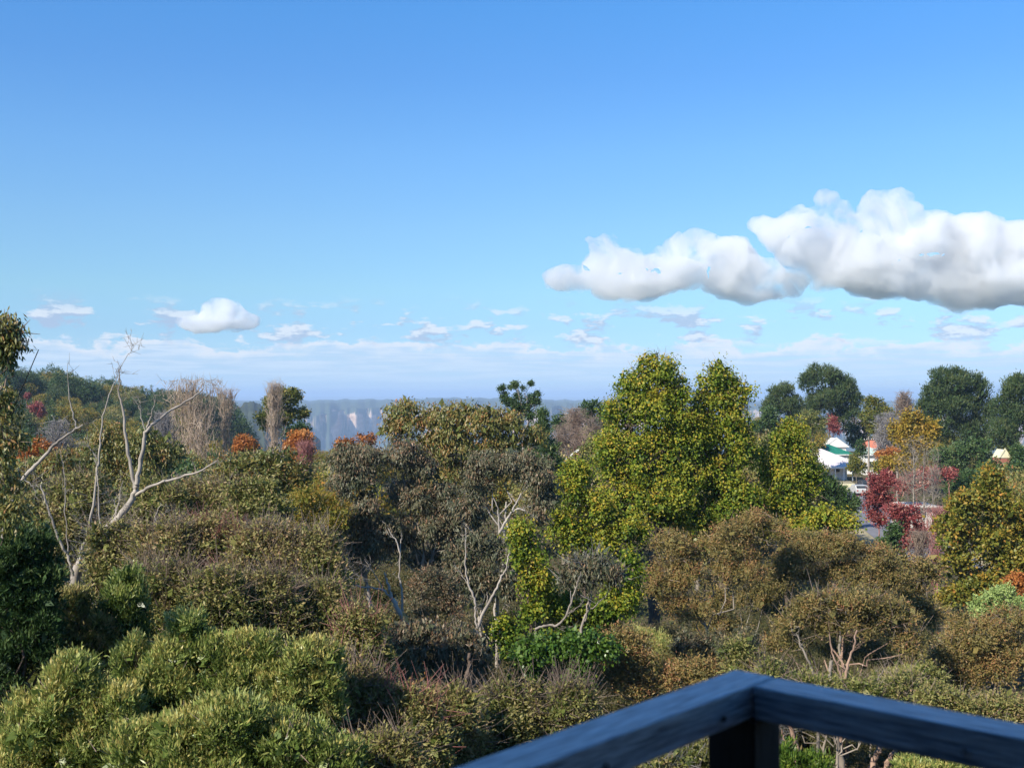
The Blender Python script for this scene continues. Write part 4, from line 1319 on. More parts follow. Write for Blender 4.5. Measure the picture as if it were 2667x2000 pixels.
plant('gold_tree', 'olive-green low tree behind the crimson tree', 'tree', 140, [(2305, 1222, 30, 20), (2335, 1232, 24, 18), (2355, 1250, 24, 18)], 'mid', mat='oak', seed=95, bark='brown', lsc=1.3)
plant('conifer', 'dark green conifer-like bush left of the road', 'tree', 100,
      [(2135, 1235, 18, 24), (2150, 1268, 26, 30), (2180, 1290, 30, 34), (2140, 1310, 32, 30), (2200, 1320, 24, 24)], 'pine', mat='darkgreen', seed=96, bark='brown', lsc=.55, bias=.1)
plant('shrub', 'dark shrub between the crimson trees', 'shrub', 84, [(2325, 1395, 22, 34), (2310, 1430, 26, 26)], 'mid', mat='darkgreen', seed=97, bark='brown', bias=.15)
plant('leafy_tree', 'brown-green tree between the white cottage and the tall pole', 'tree', 176, [(2228, 1200, 17, 24), (2240, 1222, 18, 20), (2222, 1222, 14, 20)], 'darkgreen', mat='oak', seed=98, bias=-.1, lsc=.8)
plant('leafy_tree', 'dark tree with teal tint behind the tall pole', 'tree', 196, [(2245, 1178, 15, 20), (2240, 1160, 12, 16)], 'darkgreen', seed=99, lsc=.8)

# right skyline
plant('pine_tree', 'huge dark pine on the skyline above the white cottage', 'tree', 235,
      [(2142, 985, 42, 36), (2105, 1000, 30, 32), (2190, 1010, 38, 40), (2215, 1050, 32, 36), (2150, 1050, 55, 44), (2200, 1090, 40, 34), (2115, 1060, 30, 36)], 'pine', seed=100, bark='brown', bias=.06, fork=.3)
plant('pine_tree', 'second dark pine, left and lower than the huge one', 'tree', 225,
      [(2035, 1030, 32, 30), (2055, 1060, 36, 34), (2010, 1060, 26, 26), (2080, 1080, 34, 36)], 'pine', seed=101, bark='brown', bias=.14)
plant('leafy_tree', 'low green tree just right of the autumn peaks on the skyline', 'tree', 190,
      [(2000, 1090, 34, 34), (1980, 1120, 34, 30), (2040, 1120, 34, 30)], 'darkgreen', seed=102, bias=.16, bark='brown')
plant('gum_tree', 'thin grey-olive gum tree left of the green roof', 'tree', 180,
      [(2110, 1090, 26, 24), (2130, 1110, 28, 26), (2100, 1125, 24, 22)], 'darkgreen', mat='scrub', seed=103, bias=-.02, bark='pale', base=2120, dens=.8, lsc=.85)
plant('leafy_tree', 'olive-green domed tree between the two great pines', 'tree', 215,
      [(2280, 1060, 34, 30), (2260, 1090, 30, 30), (2310, 1085, 30, 28), (2290, 1120, 44, 28)], 'darkgreen', mat='oak', seed=104, bias=-.04, bark='brown')
bare_tree('bare_tree', 'grey leafless domed tree left of the golden tree', 'tree', 2312, 1082, 180, 66, bark='grey', column=False, n=2200, seed=105, tr=.2, rt=.05)
bare_tree('bare_tree', 'brownish leafless tree on the skyline between the dark pines', 'tree', 2358, 1026, 240, 56, bark='twig', column=False, n=1800, seed=106, tr=.2, rt=.06)
plant('pine_tree', 'great dark pine right of the golden tree on the skyline', 'tree', 205,
      [(2480, 1000, 60, 36), (2440, 1030, 44, 34), (2530, 1020, 48, 38), (2415, 1070, 32, 36), (2560, 1070, 34, 40), (2490, 1070, 70, 48), (2440, 1120, 55, 40), (2540, 1120, 55, 44)], 'pine', seed=107, bark='brown', bias=.05, fork=.3)
plant('pine_tree', 'dark pine cut off by the right edge on the skyline', 'tree', 190,
      [(2640, 1010, 40, 34), (2670, 1030, 50, 50), (2620, 1060, 36, 40), (2650, 1110, 60, 50), (2610, 1140, 40, 40)], 'pine', seed=108, bark='brown', bias=.05)
plant('leafy_tree', 'mid-green tree below the great dark pine', 'tree', 160,
      [(2500, 1180, 45, 34), (2550, 1170, 40, 32), (2450, 1190, 30, 30), (2480, 1220, 45, 30), (2570, 1210, 30, 30)], 'darkgreen', seed=109, bias=.22, bark='brown')
plant('leafy_tree', 'green tree beside the cream gable at the far right', 'tree', 140,
      [(2655, 1200, 26, 40), (2670, 1250, 40, 40), (2600, 1280, 24, 26)], 'darkgreen', seed=110, bias=.24, bark='brown', lsc=.8)

# centre right, behind the first crowns
plant('conifer', 'dark green conifer right of the big round olive gum', 'tree', 88,
      [(1412, 1090, 14, 26), (1410, 1125, 26, 26), (1425, 1165, 36, 32), (1440, 1205, 36, 28), (1400, 1190, 34, 30)], 'pine', mat='darkgreen', seed=111, bark='brown', lsc=.5, bias=.2)
plant('gum_tree', 'lofty gum tree with flat separate leaf clumps against the far plateau', 'tree', 130,
      [(1309, 1012, 11, 6), (1345, 1001, 10, 5), (1336, 1008, 12, 5), (1360, 1012, 7, 5), (1312, 1032, 11, 8), (1350, 1035, 10, 12), (1383, 1040, 9, 14), (1401, 1028, 11, 8), (1396, 1046, 11, 7), (1330, 1048, 22, 12), (1368, 1062, 18, 22), (1378, 1085, 12, 20), (1345, 1065, 16, 16), (1383, 1000, 6, 2)],
      'mid', mat='darkgreen', seed=112, bark='pale', lsc=.8, bias=.12, base=1372, tr=.18, kb=2)
plant('leafy_tree', 'dark domed tree left of the autumn group on the skyline', 'tree', 150,
      [(1545, 1068, 34, 22), (1590, 1064, 28, 22), (1520, 1090, 28, 22), (1580, 1100, 44, 26)], 'darkgreen', seed=113, bias=.16)
bare_tree('bare_tree', 'brownish half-bare tree above the salmon roof', 'tree', 1505, 1072, 128, 90, bark='twig', column=False, n=1500, seed=114, tr=.12, rt=.03)
bare_tree('bare_tree', 'half-bare tree with pinkish twigs right of the salmon roof', 'tree', 1545, 1095, 118, 70, bark='twig', column=False, n=1300, seed=115, tr=.12, rt=.03)
plant('leafy_tree', 'small green tree right of the conifer beyond the roof', 'tree', 170, [(1462, 1095, 22, 18), (1480, 1110, 24, 18), (1450, 1115, 18, 16)], 'darkgreen', seed=116, bias=.16)

# centre left, midground
bare_tree('bare_poplar', 'widest clump of tall leafless poplars behind the dead branches', 'tree', 496, 1000, 140, 110, bark='poplar', n=1300, seed=117, tr=.14, rt=.042, trunks=5, group='bare poplars')
bare_tree('bare_poplar', 'slim leafless poplar just right of the widest clump', 'tree', 590, 1022, 145, 58, bark='poplar', n=420, seed=118, tr=.12, rt=.036, trunks=2, group='bare poplars')
bare_tree('bare_poplar', 'leafless poplar in front of the isolated dark tree', 'tree', 718, 1008, 135, 62, bark='poplar', n=560, seed=119, tr=.12, rt=.038, trunks=2, group='bare poplars')
bare_tree('bare_poplar', 'low leafless greyish poplar left of the widest clump', 'tree', 420, 1085, 120, 70, bark='grey', n=1300, seed=120, tr=.1, rt=.03, trunks=2, group='bare poplars')
plant('leafy_tree', 'isolated dark olive tree rising against the far plateau', 'tree', 150,
      [(745, 1042, 40, 30), (765, 1030, 28, 18), (705, 1055, 26, 30), (785, 1080, 18, 14), (735, 1090, 46, 34), (690, 1100, 24, 30)], 'darkgreen', mat='oak', seed=121, bias=-.10, bark='brown')
plant('leafy_tree', 'dark green shrub under the isolated tree beside the orange foliage', 'tree', 140, [(785, 1120, 24, 14), (760, 1135, 24, 16)], 'darkgreen', seed=122)
plant('maple_tree', 'small bright orange-red tree between the poplars', 'tree', 118, [(632, 1155, 24, 18), (655, 1162, 18, 14), (620, 1170, 18, 14)], 'mid', mat='orange', seed=123, bark='rosy', bias=-.14, lsc=.9)
plant('maple_tree', 'larger orange tree right of the poplar in front of the dark tree', 'tree', 112, [(785, 1145, 34, 26), (790, 1175, 32, 26), (762, 1165, 26, 24), (780, 1200, 28, 20)], 'mid', mat='orange', seed=124, bark='rosy', bias=-.02, lsc=.9)
bare_tree('bare_tree', 'rosy half-bare tree below the larger orange tree', 'tree', 798, 1160, 100, 56, bark='rosy', n=900, seed=125, tr=.08, rt=.025)
plant('maple_tree', 'red tree on the left hillside among dark trees', 'tree', 250, [(92, 1065, 22, 18), (105, 1080, 14, 12)], 'darkgreen', mat='red', seed=126, bark='rosy', bias=.1)
plant('maple_tree', 'tiny red tree high on the left hillside', 'tree', 300, [(70, 1032, 9, 12)], 'darkgreen', mat='red', seed=127, bark='rosy', bias=.1, lsc=.8)
plant('maple_tree', 'rusty orange tree left of the slanting dead limb', 'tree', 90, [(110, 1175, 34, 26), (80, 1195, 26, 20)], 'mid', mat='orange', seed=128, bark='rosy', bias=-.2, dens=.7)
bare_tree('bare_tree', 'leafless grey tree mass left of the dead limb', 'tree', 150, 1105, 105, 110, bark='grey', column=False, n=1500, seed=129, tr=.12, rt=.03)
plant('maple_tree', 'faint orange-brown tree behind the dark gum tips', 'tree', 95, [(950, 1148, 40, 10), (900, 1158, 26, 10)], 'mid', mat='orange', seed=130, bark='rosy', bias=-.3, dens=.3, core=.2)


# cover in front of the roofs, and leafless grey scrub in the near slope
plant('leafy_tree', 'dull green tree hiding the lower half of the cream-gabled house', 'tree', 132, [(2585, 1225, 24, 34), (2560, 1250, 30, 34), (2650, 1240, 22, 40), (2610, 1262, 34, 26)], 'mid', mat='darkgreen', seed=140, bias=.16, bark='brown', lsc=1.2)
plant('gum_tree', 'grey-brown gum tree in front of the salmon-roofed house', 'tree', 98, [(1560, 1165, 40, 40), (1530, 1195, 36, 36), (1500, 1215, 30, 26), (1575, 1210, 40, 40)], 'mid', mat='scrub', seed=141, bias=-.02, bark='pale')
bare_tree('bare_tree', 'brown leafless tree left of the salmon roof behind the conifer', 'tree', 1462, 1115, 112, 60, bark='twig', column=False, n=900, seed=142, tr=.08, rt=.022)
for (px, yt, D, w, n, bk, lab) in [(330, 1330, 27, 130, 420, 'twig', 'leafless brown shrub right of the dead tree trunk'), (470, 1340, 29, 150, 460, 'twig', 'leafless brown shrub below the curving end of the dead limb'),
        (600, 1370, 27, 150, 460, 'grey', 'leafless grey shrub in the middle of the scrub slope'), (720, 1390, 26, 130, 420, 'twig', 'leafless brown shrub left of the dark gums'),
        (560, 1480, 22, 120, 320, 'rosy', 'leafless reddish shrub above the wattles'), (880, 1480, 28, 120, 420, 'grey', 'leafless grey shrub under the dark forked gum'),
        (1020, 1800, 20, 150, 380, 'rosy', 'leafless reddish shrub left of the dark leaning trunk'), (1290, 1790, 24, 90, 320, 'rosy', 'leafless pinkish shrub above the left railing arm'),
        (90, 1240, 33, 90, 340, 'grey', 'leafless grey shrub under the slanting dead limb'), (240, 1300, 30, 110, 360, 'grey', 'leafless grey shrub between the dead trunks'),
        (2010, 1740, 27, 130, 380, 'grey', 'leafless grey shrub right of the railing corner'), (2480, 1640, 34, 120, 380, 'twig', 'leafless brown shrub left of the reddish-brown gum')]:
    bare_tree('bare_shrub', lab, 'shrub', px, yt, D, w, bark=bk, column=False, n=n, seed=int(px) + 150, tr=.03, rt=.006)

plant('gum_tree', 'shaded gum crown in the hollow under the broad brown gum', 'tree', 46, [(1850, 1570, 60, 50), (1960, 1560, 60, 50), (1880, 1650, 80, 50), (2020, 1530, 50, 40)], 'eucbrown', seed=170, bias=-.04, bark='white', fork=.5)  # added crown, lower leaf tint gives the hollow its shade
plant('gum_tree', 'gum crown added to darken the gap low between the round brown gum and the flat-topped one', 'tree', 38, [(1860, 1690, 70, 46), (1950, 1680, 60, 40), (1790, 1680, 50, 40)], 'eucbrown', mat='euc', seed=171, bias=-.02, bark='pink')  # second added crown, darker leaves in place of shade
plant('gum_tree', 'olive gum crown behind the white V-shaped stems', 'tree', 47, [(1180, 1400, 70, 60), (1110, 1460, 60, 50), (1230, 1340, 50, 50)], 'euc', seed=172, bias=.0)
plant('gum_tree', 'olive-brown gum crown behind the vivid green tree', 'tree', 40, [(1450, 1680, 60, 50), (1560, 1660, 60, 50), (1330, 1660, 50, 60)], 'liquid', seed=173, bias=-.1, bark='brown')

plant('leafy_tree', 'dark green tree against the right side of the cream gable', 'tree', 136, [(2648, 1190, 20, 34), (2640, 1230, 18, 30)], 'mid', mat='darkgreen', seed=180, bias=.1, bark='brown')
plant('scrub_bush', 'grey-olive thicket in front of the flat-topped gum, above the right railing arm', 'bush', 25, [(2120, 1790, 70, 34), (2240, 1800, 80, 36), (2350, 1790, 60, 40), (2010, 1760, 50, 36)], 'scrub', seed=181, bias=.0, lsc=1.1, twigs=300, twig_len=.45, dens=.7)

plant('leafy_tree', 'dark tree mass behind the orange-red roof', 'tree', 245, [(2215, 1125, 30, 26), (2255, 1115, 30, 30), (2300, 1130, 34, 26), (2240, 1150, 40, 24)], 'darkgreen', seed=185, bias=.1, bark='brown')
plant('leafy_tree', 'olive tree mass low behind the great dark pine', 'tree', 250, [(2420, 1150, 40, 30), (2480, 1160, 44, 30), (2550, 1150, 40, 30), (2620, 1160, 40, 34)], 'darkgreen', mat='oak', seed=186, bias=-.1, bark='brown')

plant('leafy_tree', 'green garden tree screening the left half of the white cottage', 'tree', 150, [(2112, 1175, 18, 26), (2118, 1215, 20, 28), (2100, 1240, 22, 26)], 'darkgreen', mat='oak', seed=190, bias=-.05, bark='brown', lsc=.8)
plant('shrub', 'low dark green shrub beside the road below the silver car', 'shrub', 118, [(2218, 1315, 20, 22), (2205, 1335, 20, 20)], 'mid', mat='darkgreen', seed=191, bias=.15, bark='brown', skirt=False)

# ------------------------------------------------------------------ repeated far trees: one of each kind, then copies that share its meshes
def proto(name, sp, mat, h, w, seed, lsc=1.0, bark='brown', shape='round'):
    rng = np.random.default_rng(seed)
    root = empty(name, (0, 0, 0))
    if shape == 'round':
        lob = [(np.array([0, 0, h * .66]), np.array([w * .42, w * .42, h * .30]))]
        for i in range(6):
            a = i * 1.05 + rng.uniform(-.3, .3)
            lob.append((np.array([math.cos(a) * w * .27, math.sin(a) * w * .27, h * rng.uniform(.42, .78)]), np.array([w * .25, w * .25, h * .17]) * rng.uniform(.8, 1.2)))
    elif shape == 'cone':
        lob = [(np.array([0, 0, h * (.2 + .15 * i)]), np.array([w * (.48 - .085 * i), w * (.48 - .085 * i), h * .13])) for i in range(6)]
    else:
        lob = []
        for i in range(7):
            a = rng.uniform(0, 6.28)
            lob.append((np.array([math.cos(a) * w * .3, math.sin(a) * w * .3, h * rng.uniform(.55, .92)]), np.array([w * .2, w * .2, h * .075]) * rng.uniform(.8, 1.3)))
    tb = Tubes()
    tb.add([(0, 0, 0), (.1, 0, h * .35), (0, .1, h * .8)], [h * .022, h * .016, h * .006], 6)
    for c, r in lob:
        tb.add(curve_pts((0, 0, max(.2 * h, c[2] - h * .25)), c, rng, 4, .05), [h * .009, h * .007, h * .005, h * .002], 5)
    link_mesh('trunk', tb.mesh('trunk'), BARK[bark], root)
    arr = crown_arrays(lob, SPEC[sp], rng, .08, 1.0, lsc, back=.9, core=.6, sub=0)
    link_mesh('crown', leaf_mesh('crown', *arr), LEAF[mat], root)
    root['h'] = h
    return root


def place(pr, used, x, y, h, label, cat, group):
    o = pr if pr.name not in used else copy_tree(pr)
    used.add(pr.name)
    s = h / pr['h']
    o.location = (x, y, float(ground_z(x, y)) - .1)
    o.scale = (s, s, s)
    o.rotation_euler = (0, 0, float(RG.uniform(0, 6.28)))
    tag(o, label, cat, group)
    return o


RG = np.random.default_rng(77)
KINDS = [
    (proto('leafy_tree', 'darkgreen', 'darkgreen', 14, 10, 201, 1.25), 'dark green leafy tree in the wood on the left hillside'),
    (proto('leafy_tree', 'darkgreen', 'pine', 17, 12, 202, 1.25), 'broad dark tree in the wood on the left hillside'),
    (proto('conifer', 'darkgreen', 'darkgreen', 15, 7, 203, 1.15, shape='cone'), 'pointed dark conifer in the wood on the left hillside'),
    (proto('gum_tree', 'darkgreen', 'eucolive', 16, 10, 204, 1.2, bark='pale', shape='flat'), 'open-crowned gum tree in the wood on the left hillside'),
]
KINDS += [(proto('leafy_tree', 'darkgreen', 'oak', 12, 10, 205, 1.2), 'olive-green tree in the wood on the left hillside'),
          (proto('leafy_tree', 'darkgreen', 'scrub', 12, 9, 206, 1.15, bark='pale'), 'brownish thin-leaved tree in the wood on the left hillside')]
used = set()
GH = 'trees of the wooded left hillside'
SKY_X = [0, 53, 102, 142, 179, 228, 260, 301, 346, 407, 480, 570, 631, 700]
SKY_Y = [949, 957, 970, 953, 970, 990, 980, 994, 1006, 1010, 1014, 1031, 1043, 1050]
n = 0
for i in range(150):
    if i < 60:
        px = -60 + 730 * (i + RG.uniform(.1, .9)) / 60
        D = RG.uniform(360, 450)
        top = np.interp(px, SKY_X, SKY_Y) + RG.uniform(-4, 10)
        if px > 560: D = RG.uniform(420, 470)
    else:
        px = RG.uniform(-60, 560); D = RG.uniform(235, 370)
        top = np.interp(px, SKY_X, SKY_Y) + (430 - D) * .50 + RG.uniform(-6, 22)
    x = (px - 1333.5) / F * D
    g = float(ground_z(x, D))
    h = float(np.clip(W(px, top, D)[2] - g, 5, 22))
    pr, lab = KINDS[int(RG.choice(6, p=[.34, .26, .14, .10, .08, .08] if D > 330 else [.18, .14, .12, .16, .22, .18]))]
    place(pr, used, x, D, h, lab.replace('in the wood on', 'on the crest of' if D > 350 else 'on the lower slope of') + (', towards the picture edge' if px < 250 else ', towards the poplars'), 'tree', GH)

MIDK = [
    (proto('leafy_tree', 'mid', 'oak', 9, 8, 211, 1.15), 'olive-green tree in the tree cover beyond the near gums'),
    (proto('leafy_tree', 'mid', 'darkgreen', 9, 8, 212, 1.15), 'dark green tree in the tree cover beyond the near gums'),
    (proto('gum_tree', 'mid', 'scrub', 9, 8, 213, 1.1, bark='pale'), 'grey-brown tree in the tree cover beyond the near gums'),
    (proto('gum_tree', 'mid', 'eucolive', 9, 7, 214, 1.1, bark='pale'), 'olive gum tree in the tree cover beyond the near gums'),
]
GM = 'trees of the middle distance'
TX = [-60, 100, 200, 330, 450, 560, 620, 700, 800, 900, 1000, 1380, 1460, 1560, 1960, 2060, 2130, 2131, 2330, 2331, 2450, 2600, 2750]
TY = [1140, 1130, 1130, 1120, 1135, 1150, 1160, 1165, 1175, 1150, 1130, 1140, 1130, 1090, 1110, 1120, 1130, 1300, 1300, 1140, 1150, 1180, 1180]
for i in range(210):
    px = RG.uniform(-60, 2740) if i > 60 else RG.uniform(-60, 1000)
    D = RG.uniform(66, 210)
    if i > 140: px = RG.uniform(1960, 2740); D = RG.uniform(160, 300)
    if 2110 < px < 2345 and D > 60: continue
    top = np.interp(px, TX, TY) + (210 - D) * .45 + RG.uniform(-12, 14)
    x = (px - 1333.5) / F * D
    g = float(ground_z(x, D))
    h = float(W(px, top, D)[2] - g)
    if h < 2.5: continue
    pr, lab = MIDK[int(RG.choice(4, p=[.3, .25, .25, .2]))]
    reg = ['at the far left', 'behind the dead tree', 'around the poplars', 'behind the central gums', 'around the salmon roof', 'behind the autumn trees',
           'beside the white cottage', 'beneath the right skyline pines', 'at the far right'][int(np.searchsorted([130, 440, 840, 1380, 1620, 2000, 2280, 2560], px))]
    place(pr, used, x, D, min(h, 14), lab.split(' in the')[0] + ' ' + reg + (', nearer row' if D < 120 else ', farther row'), 'tree', GM)


# lower bushes that close the canopy between and below the crowns above
LOWK = [
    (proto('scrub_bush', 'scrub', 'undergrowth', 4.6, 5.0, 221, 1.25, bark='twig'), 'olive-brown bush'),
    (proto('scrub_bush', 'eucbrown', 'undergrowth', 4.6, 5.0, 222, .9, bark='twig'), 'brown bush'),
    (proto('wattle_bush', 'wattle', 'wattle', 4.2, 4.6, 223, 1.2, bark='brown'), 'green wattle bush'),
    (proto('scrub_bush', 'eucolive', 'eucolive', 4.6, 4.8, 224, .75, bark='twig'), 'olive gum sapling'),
]
PH = ['below the dead tree', 'in the hollow left of the pale forked stems', 'between the white stems and the autumn trees',
      'under the broad brown gums', 'near the right edge under the gums']
LOWY = [([12, 16, 20, 26, 35, 45, 60], [2160, 1980, 1810, 1670, 1570, 1480, 1370]), ([12, 16, 20, 26, 35, 45, 60], [2200, 2130, 2040, 1920, 1770, 1640, 1490])]
for i in range(190):
    px = RG.uniform(-40, 2720)
    D = 13.5 * (62 / 13.5) ** RG.random()
    if D < 17 and px > 1150: continue
    a = float(np.interp(px, [900, 1250], [0, 1]))
    top = (1 - a) * np.interp(D, *LOWY[0]) + a * np.interp(D, *LOWY[1]) + RG.uniform(-15, 60)
    if 2010 < px < 2400 and D < 34: top += 260
    x = (px - 1333.5) / F * D
    g = float(ground_z(x, D))
    h = float(W(px, top, D)[2] - g)
    if h < .9: h = .9
    if h > 6.5: continue
    w = 'wattle' if D < 19 and px < 1000 else 'x'
    k = int(RG.choice(4, p=[.15, .1, .65, .1] if w == 'wattle' else [.40, .28, .08, .24]))
    pr, lab = LOWK[k]
    reg = PH[int(np.clip(np.searchsorted([560, 1180, 1680, 2300], px), 0, 4))]
    dist = 'close' if D < 24 else ('middling' if D < 38 else 'far')
    place(pr, used, x, D, h, {'close': 'nearer ', 'middling': 'low ', 'far': 'farther '}[dist] + lab + ' ' + reg, 'bush', 'understorey bushes closing the canopy')


# ------------------------------------------------------------------ dead tree and loose pale limbs
def dead_tree(name, label, cat, D, paths, base, seed=1, group=None, bark='dead', twigs=30):
    """paths: [(radius0, radius1, [(px, py[, dD])...])]"""
    rng = np.random.default_rng(seed)
    bx = (base - 1333.5) / F * D
    org = np.array([bx, D, float(ground_z(bx, D)) - .1])
    root = empty(name, org, label, cat, group)
    tb = Tubes()
    ends = []
    for r0, r1, P in paths:
        Q = np.array([(W(p[0], p[1], D + (p[2] if len(p) > 2 else 0)) if p[0] is not None else org) - org for p in P])
        t = np.linspace(0, 1, len(Q)); tt = np.linspace(0, 1, len(Q) * 4)
        S = np.stack([np.interp(tt, t, Q[:, k]) for k in range(3)], 1)
        # soften the corners, keep it gnarled
        for _ in range(2): S[1:-1] = (S[:-2] + 2 * S[1:-1] + S[2:]) / 4
        S[1:-1] += rng.normal(0, .012, (len(S) - 2, 3))
        tb.add(S, .80 * np.linspace(r0, r1, len(S)) * rng.uniform(.88, 1.1, len(S)), 9)
        ends.append(S)
    if twigs:
        tw = tb
        A, B = [], []
        for _ in range(twigs):
            S = ends[rng.integers(len(ends))]
            i = rng.integers(len(S) // 2, len(S))
            d = unit(S[min(i, len(S) - 1)] - S[max(i - 2, 0)] + rng.normal(0, .04, 3)) * .75
            p = S[i]
            for q in range(4):
                e = p + (d + rng.normal(0, .38, 3)) * rng.uniform(.07, .18)
                A.append(p); B.append(e)
                if q: f_ = p + (d + rng.normal(0, .8, 3)) * rng.uniform(.06, .16); A.append(p); B.append(f_)
                p = e
        tw.spikes(np.array(A), np.array(B), .006)
    link_mesh('trunk', tb.mesh('trunk'), BARK[bark], root)
    return root


dead_tree('dead_tree', 'bare weathered dead tree with pale branches spreading above the scrub', 'tree', 26, [
    (.17, .13, [(None, 0), (150, 1700), (190, 1540), (205, 1470)]),
    (.13, .085, [(205, 1475), (224, 1444), (264, 1395), (309, 1350), (350, 1292), (356, 1262)]),
    (.055, .020, [(352, 1290), (390, 1268, -.3), (427, 1252, -.5), (508, 1234, -.8), (565, 1200, -1)]),
    (.070, .018, [(356, 1262), (364, 1205), (376, 1140), (386, 1112), (447, 1067, .3), (500, 1039, .5), (529, 1012, .6)]),
    (.030, .008, [(382, 1115), (392, 1085), (403, 1048)]),
    (.020, .006, [(378, 1120), (368, 1085), (357, 1050)]),
    (.060, .012, [(352, 1270), (340, 1215), (330, 1160), (324, 1105), (320, 1060), (308, 1025), (313, 985), (308, 960)]),
    (.012, .004, [(309, 965), (326, 935), (342, 912)]),
    (.014, .005, [(312, 985), (318, 1000), (304, 975), (300, 960)]),
    (.050, .010, [(203, 1465, .4), (225, 1400, .5), (238, 1345, .5), (250, 1240, .5), (256, 1185, .5), (268, 1096, .6), (281, 1035, .7), (305, 975, .9)]),
    (.026, .012, [(264, 1400), (258, 1340), (254, 1250), (250, 1200)]),
    (.022, .006, [(252, 1195, .5), (238, 1172, .5), (224, 1157, .4)]),
    (.045, .020, [(190, 1500, -.3), (179, 1452, -.3), (155, 1411, -.4), (134, 1350, -.5), (118, 1300, -.5), (106, 1262, -.5)]),
    (.018, .007, [(179, 1452, .2), (172, 1380, .2), (170, 1260, .3), (158, 1173, .4)]),
    (.026, .010, [(240, 1425), (262, 1380), (300, 1340), (309, 1318), (321, 1250)]),
    (.030, .012, [(300, 1365), (304, 1330), (296, 1300)])],
    base=150, seed=301, twigs=60)
dead_tree('dead_branch', 'long pale dead limb slanting up at the far left', 'tree', 24, [
    (.07, .055, [(None, 0), (-10, 1500), (20, 1330), (61, 1246)]),
    (.060, .018, [(61, 1246), (100, 1205), (138, 1162), (170, 1135), (216, 1106)]),
    (.020, .005, [(199, 1116), (188, 1070), (179, 1027), (177, 985), (175, 945)]),
    (.018, .006, [(61, 1246), (80, 1262), (100, 1290)])], base=0, seed=302, twigs=8)
dead_tree('dead_branch', 'short upright dead stick right of the dead tree', 'tree', 26, [
    (.03, .010, [(None, 0), (420, 1480), (414, 1420), (404, 1372), (404, 1340), (420, 1312)])], base=425, seed=303, twigs=3)
dead_tree('dead_tree', 'pale forked stems splayed left of the small brown gum', 'tree', 34, [
    (.13, .09, [(None, 0), (1075, 1650), (1050, 1610), (1022, 1560)]),
    (.07, .022, [(1022, 1560), (1014, 1535), (1005, 1502), (1002, 1490)]),
    (.050, .014, [(1022, 1560), (1000, 1538), (985, 1532), (950, 1531), (925, 1524), (905, 1512)]),
    (.055, .016, [(1048, 1600, .4), (1049, 1553, .4), (1042, 1510, .5), (1040, 1480, .5), (1044, 1403, .6)]),
    (.035, .012, [(1042, 1440, .5), (1030, 1405, .5), (1010, 1375, .5)]),
    (.04, .014, [(940, 1640, -.5), (935, 1600, -.5), (928, 1565, -.5)]),
    (.04, .012, [(992, 1625, -.3), (972, 1580, -.3), (955, 1545, -.3)]),
    (.02, .008, [(1005, 1545), (985, 1510), (965, 1480), (950, 1455)])], base=1085, seed=304, bark='white', twigs=24)
dead_tree('dead_tree', 'two tall white leafless stems forking in a V at the centre', 'tree', 33, [
    (.10, .07, [(None, 0), (1240, 1690), (1241, 1640)]),
    (.065, .020, [(1241, 1640), (1262, 1585), (1288, 1545), (1305, 1505), (1317, 1484), (1327, 1440)]),
    (.045, .012, [(1239, 1575), (1228, 1540), (1219, 1520), (1212, 1472), (1213, 1420), (1214, 1374)]),
    (.035, .03, [(1241, 1640), (1238, 1600), (1239, 1570)]),
    (.022, .008, [(1268, 1572), (1269, 1550), (1268, 1540)]),
    (.018, .008, [(1219, 1520), (1205, 1500), (1190, 1478)])], base=1240, seed=305, bark='white', twigs=16)
dead_tree('dead_branch', 'curving pale limb in front of the golden-green foliage', 'tree', 32.5, [
    (.05, .045, [(None, 0), (1400, 1760), (1394, 1640)]),
    (.050, .040, [(1394, 1638), (1420, 1628), (1451, 1631), (1475, 1604)]),
    (.038, .012, [(1475, 1604), (1490, 1560), (1503, 1525), (1512, 1488)]),
    (.02, .008, [(1478, 1598), (1500, 1585), (1520, 1565)])], base=1400, seed=306, bark='pale', twigs=14)
dead_tree('dead_branch', 'white fork of limbs under the dark umbrella-crowned gum', 'tree', 41, [
    (.09, .07, [(None, 0), (1295, 1450), (1300, 1388)]),
    (.070, .030, [(1300, 1388), (1318, 1355), (1335, 1330), (1357, 1285)]),
    (.045, .020, [(1300, 1388), (1299, 1350), (1298, 1325), (1285, 1296)]),
    (.06, .03, [(1335, 1332), (1350, 1325), (1368, 1330)]),
    (.035, .015, [(1345, 1310), (1335, 1295), (1322, 1280)])], base=1292, seed=307, bark='white', twigs=10)
dead_tree('dead_branch', 'dark leaning trunk below the low dark brown gum', 'tree', 25, [
    (.11, .09, [(None, 0), (1140, 1900), (1166, 1867)]),
    (.09, .05, [(1166, 1867), (1203, 1818), (1215, 1770), (1223, 1736), (1222, 1700)])], base=1130, seed=308, bark='brown', twigs=4)
